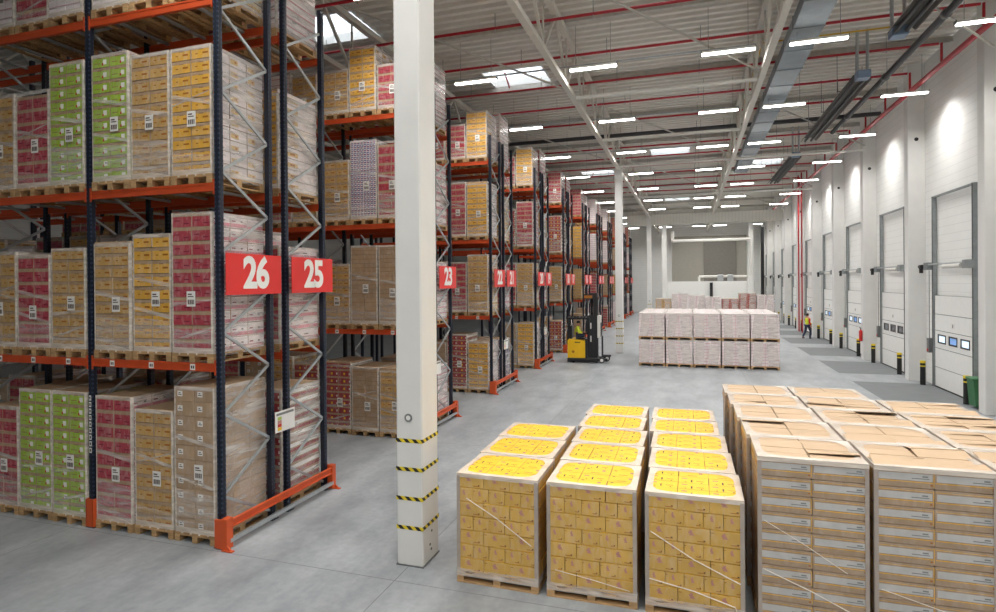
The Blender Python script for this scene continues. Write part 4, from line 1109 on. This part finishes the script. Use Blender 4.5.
for z in (1.7, 1.05):
    b = MB(); b.box(.15, .21, -.43, -.42, z, z + .3, M['paper']); b.build('warning_sticker', T)
# driver
Dv = thing('person', 'truck driver in a yellow high-visibility jacket seated in the reach truck cab', 'person', (-5.5, 30.0, 1.22), .08)
jt = [(0, 0, .1), (.02, 0, .34), (.05, 0, .54), (.07, 0, .62), (.09, 0, .72), (.10, 0, .82), (.05, -.12, .09), (.42, -.13, .1), (.05, .12, .09), (.42, .13, .1),
      (.05, -.19, .52), (.12, -.25, .28), (.34, -.2, .26), (.05, .19, .52), (.12, .25, .28), (.34, .2, .26)]
ed = [(0, 1), (1, 2), (2, 3), (3, 4), (4, 5), (0, 6), (6, 7), (0, 8), (8, 9), (2, 10), (10, 11), (11, 12), (2, 13), (13, 14), (14, 15)]
rd = [(.13, .16), (.11, .15), (.11, .15), .055, (.085, .07), (.07, .06), .09, .07, .09, .07, .062, .045, .032, .062, .045, .032]
hands(jt, ed, rd, jt[12], 12, (1, .1, 0), (0, 1, 0)); hands(jt, ed, rd, jt[15], 15, (1, -.1, 0), (0, 1, 0))
skin_body('body', jt, ed, rd, M['skin'], Dv)
skin_body('jacket', [(0, 0, .08), (.02, 0, .34), (.05, 0, .53), (.06, 0, .6), (.05, -.19, .52), (.12, -.25, .28), (.30, -.21, .26), (.05, .19, .52), (.12, .25, .28), (.30, .21, .26)],
          [(0, 1), (1, 2), (2, 3), (2, 4), (4, 5), (5, 6), (2, 7), (7, 8), (8, 9)], [(.15, .18), (.13, .17), (.13, .17), .08, .085, .065, .05, .085, .065, .05], M['hivis'], Dv)
skin_body('trousers', [(0, 0, .1), (.08, -.12, .1), (.42, -.13, .1), (.08, .12, .1), (.42, .13, .1)], [(0, 1), (1, 2), (0, 3), (3, 4)], [(.14, .17), .1, .08, .1, .08], M['navy'], Dv)
ball('hair', (.075, 0, .79), .098, M['hair'], Dv, (1.0, .86, .9))
b = MB(); b.tube((.17, 0, .74), (.195, 0, .72), .015, M['skin'], 6, .01); b.build('nose', Dv)

# ------------------------------------------------------------------ world, camera
w = bpy.data.worlds.new('World'); SC.world = w; w.use_nodes = True
bg = w.node_tree.nodes['Background']; sky = w.node_tree.nodes.new('ShaderNodeTexSky'); sky.sky_type = 'HOSEK_WILKIE'; sky.turbidity = 6; sky.sun_direction = (.3, -.5, .8)
mixn = w.node_tree.nodes.new('ShaderNodeMix'); mixn.data_type = 'RGBA'; mixn.inputs[0].default_value = .6; mixn.inputs[7].default_value = (.92, .96, 1, 1)
w.node_tree.links.new(sky.outputs[0], mixn.inputs[6]); w.node_tree.links.new(mixn.outputs[2], bg.inputs['Color']); bg.inputs['Strength'].default_value = 6

cam = bpy.data.cameras.new('camera'); co = bpy.data.objects.new('camera', cam); C.objects.link(co); SC.camera = co
yaw, pit, rol, f, sx, sy = .3131, .0034, -.0078, 590.16, 498.68, 284.8
R = Vector((math.cos(yaw), math.sin(yaw), 0)); F = Vector((-math.sin(yaw), math.cos(yaw), 0)); U = Vector((0, 0, 1))
F2 = F * math.cos(pit) - U * math.sin(pit); U2 = U * math.cos(pit) + F * math.sin(pit)
R3 = R * math.cos(rol) + U2 * math.sin(rol); U3 = U2 * math.cos(rol) - R * math.sin(rol)
mw = Matrix(((R3.x, U3.x, -F2.x, .017), (R3.y, U3.y, -F2.y, 0), (R3.z, U3.z, -F2.z, 4.055), (0, 0, 0, 1)))
co.matrix_world = mw
cam.sensor_width = 36; cam.sensor_fit = 'HORIZONTAL'; cam.lens = 36 * f / 996
cam.shift_x = (498 - sx) / 996; cam.shift_y = -(306 - sy) / 996
cam.clip_end = 300

SC.view_settings.view_transform = 'Standard'; SC.view_settings.look = 'None'; SC.view_settings.exposure = 0.0; SC.view_settings.gamma = 1
SC.view_settings.use_curve_mapping = False
cy = SC.cycles
cy.use_denoising = True; cy.max_bounces = 7; cy.diffuse_bounces = 4; cy.glossy_bounces = 3; cy.transparent_max_bounces = 10; cy.use_light_tree = True
cy.sample_clamp_indirect = 6; cy.caustics_reflective = False; cy.caustics_refractive = False
print('objects', len(bpy.data.objects), 'loads', N_THINGS[0])
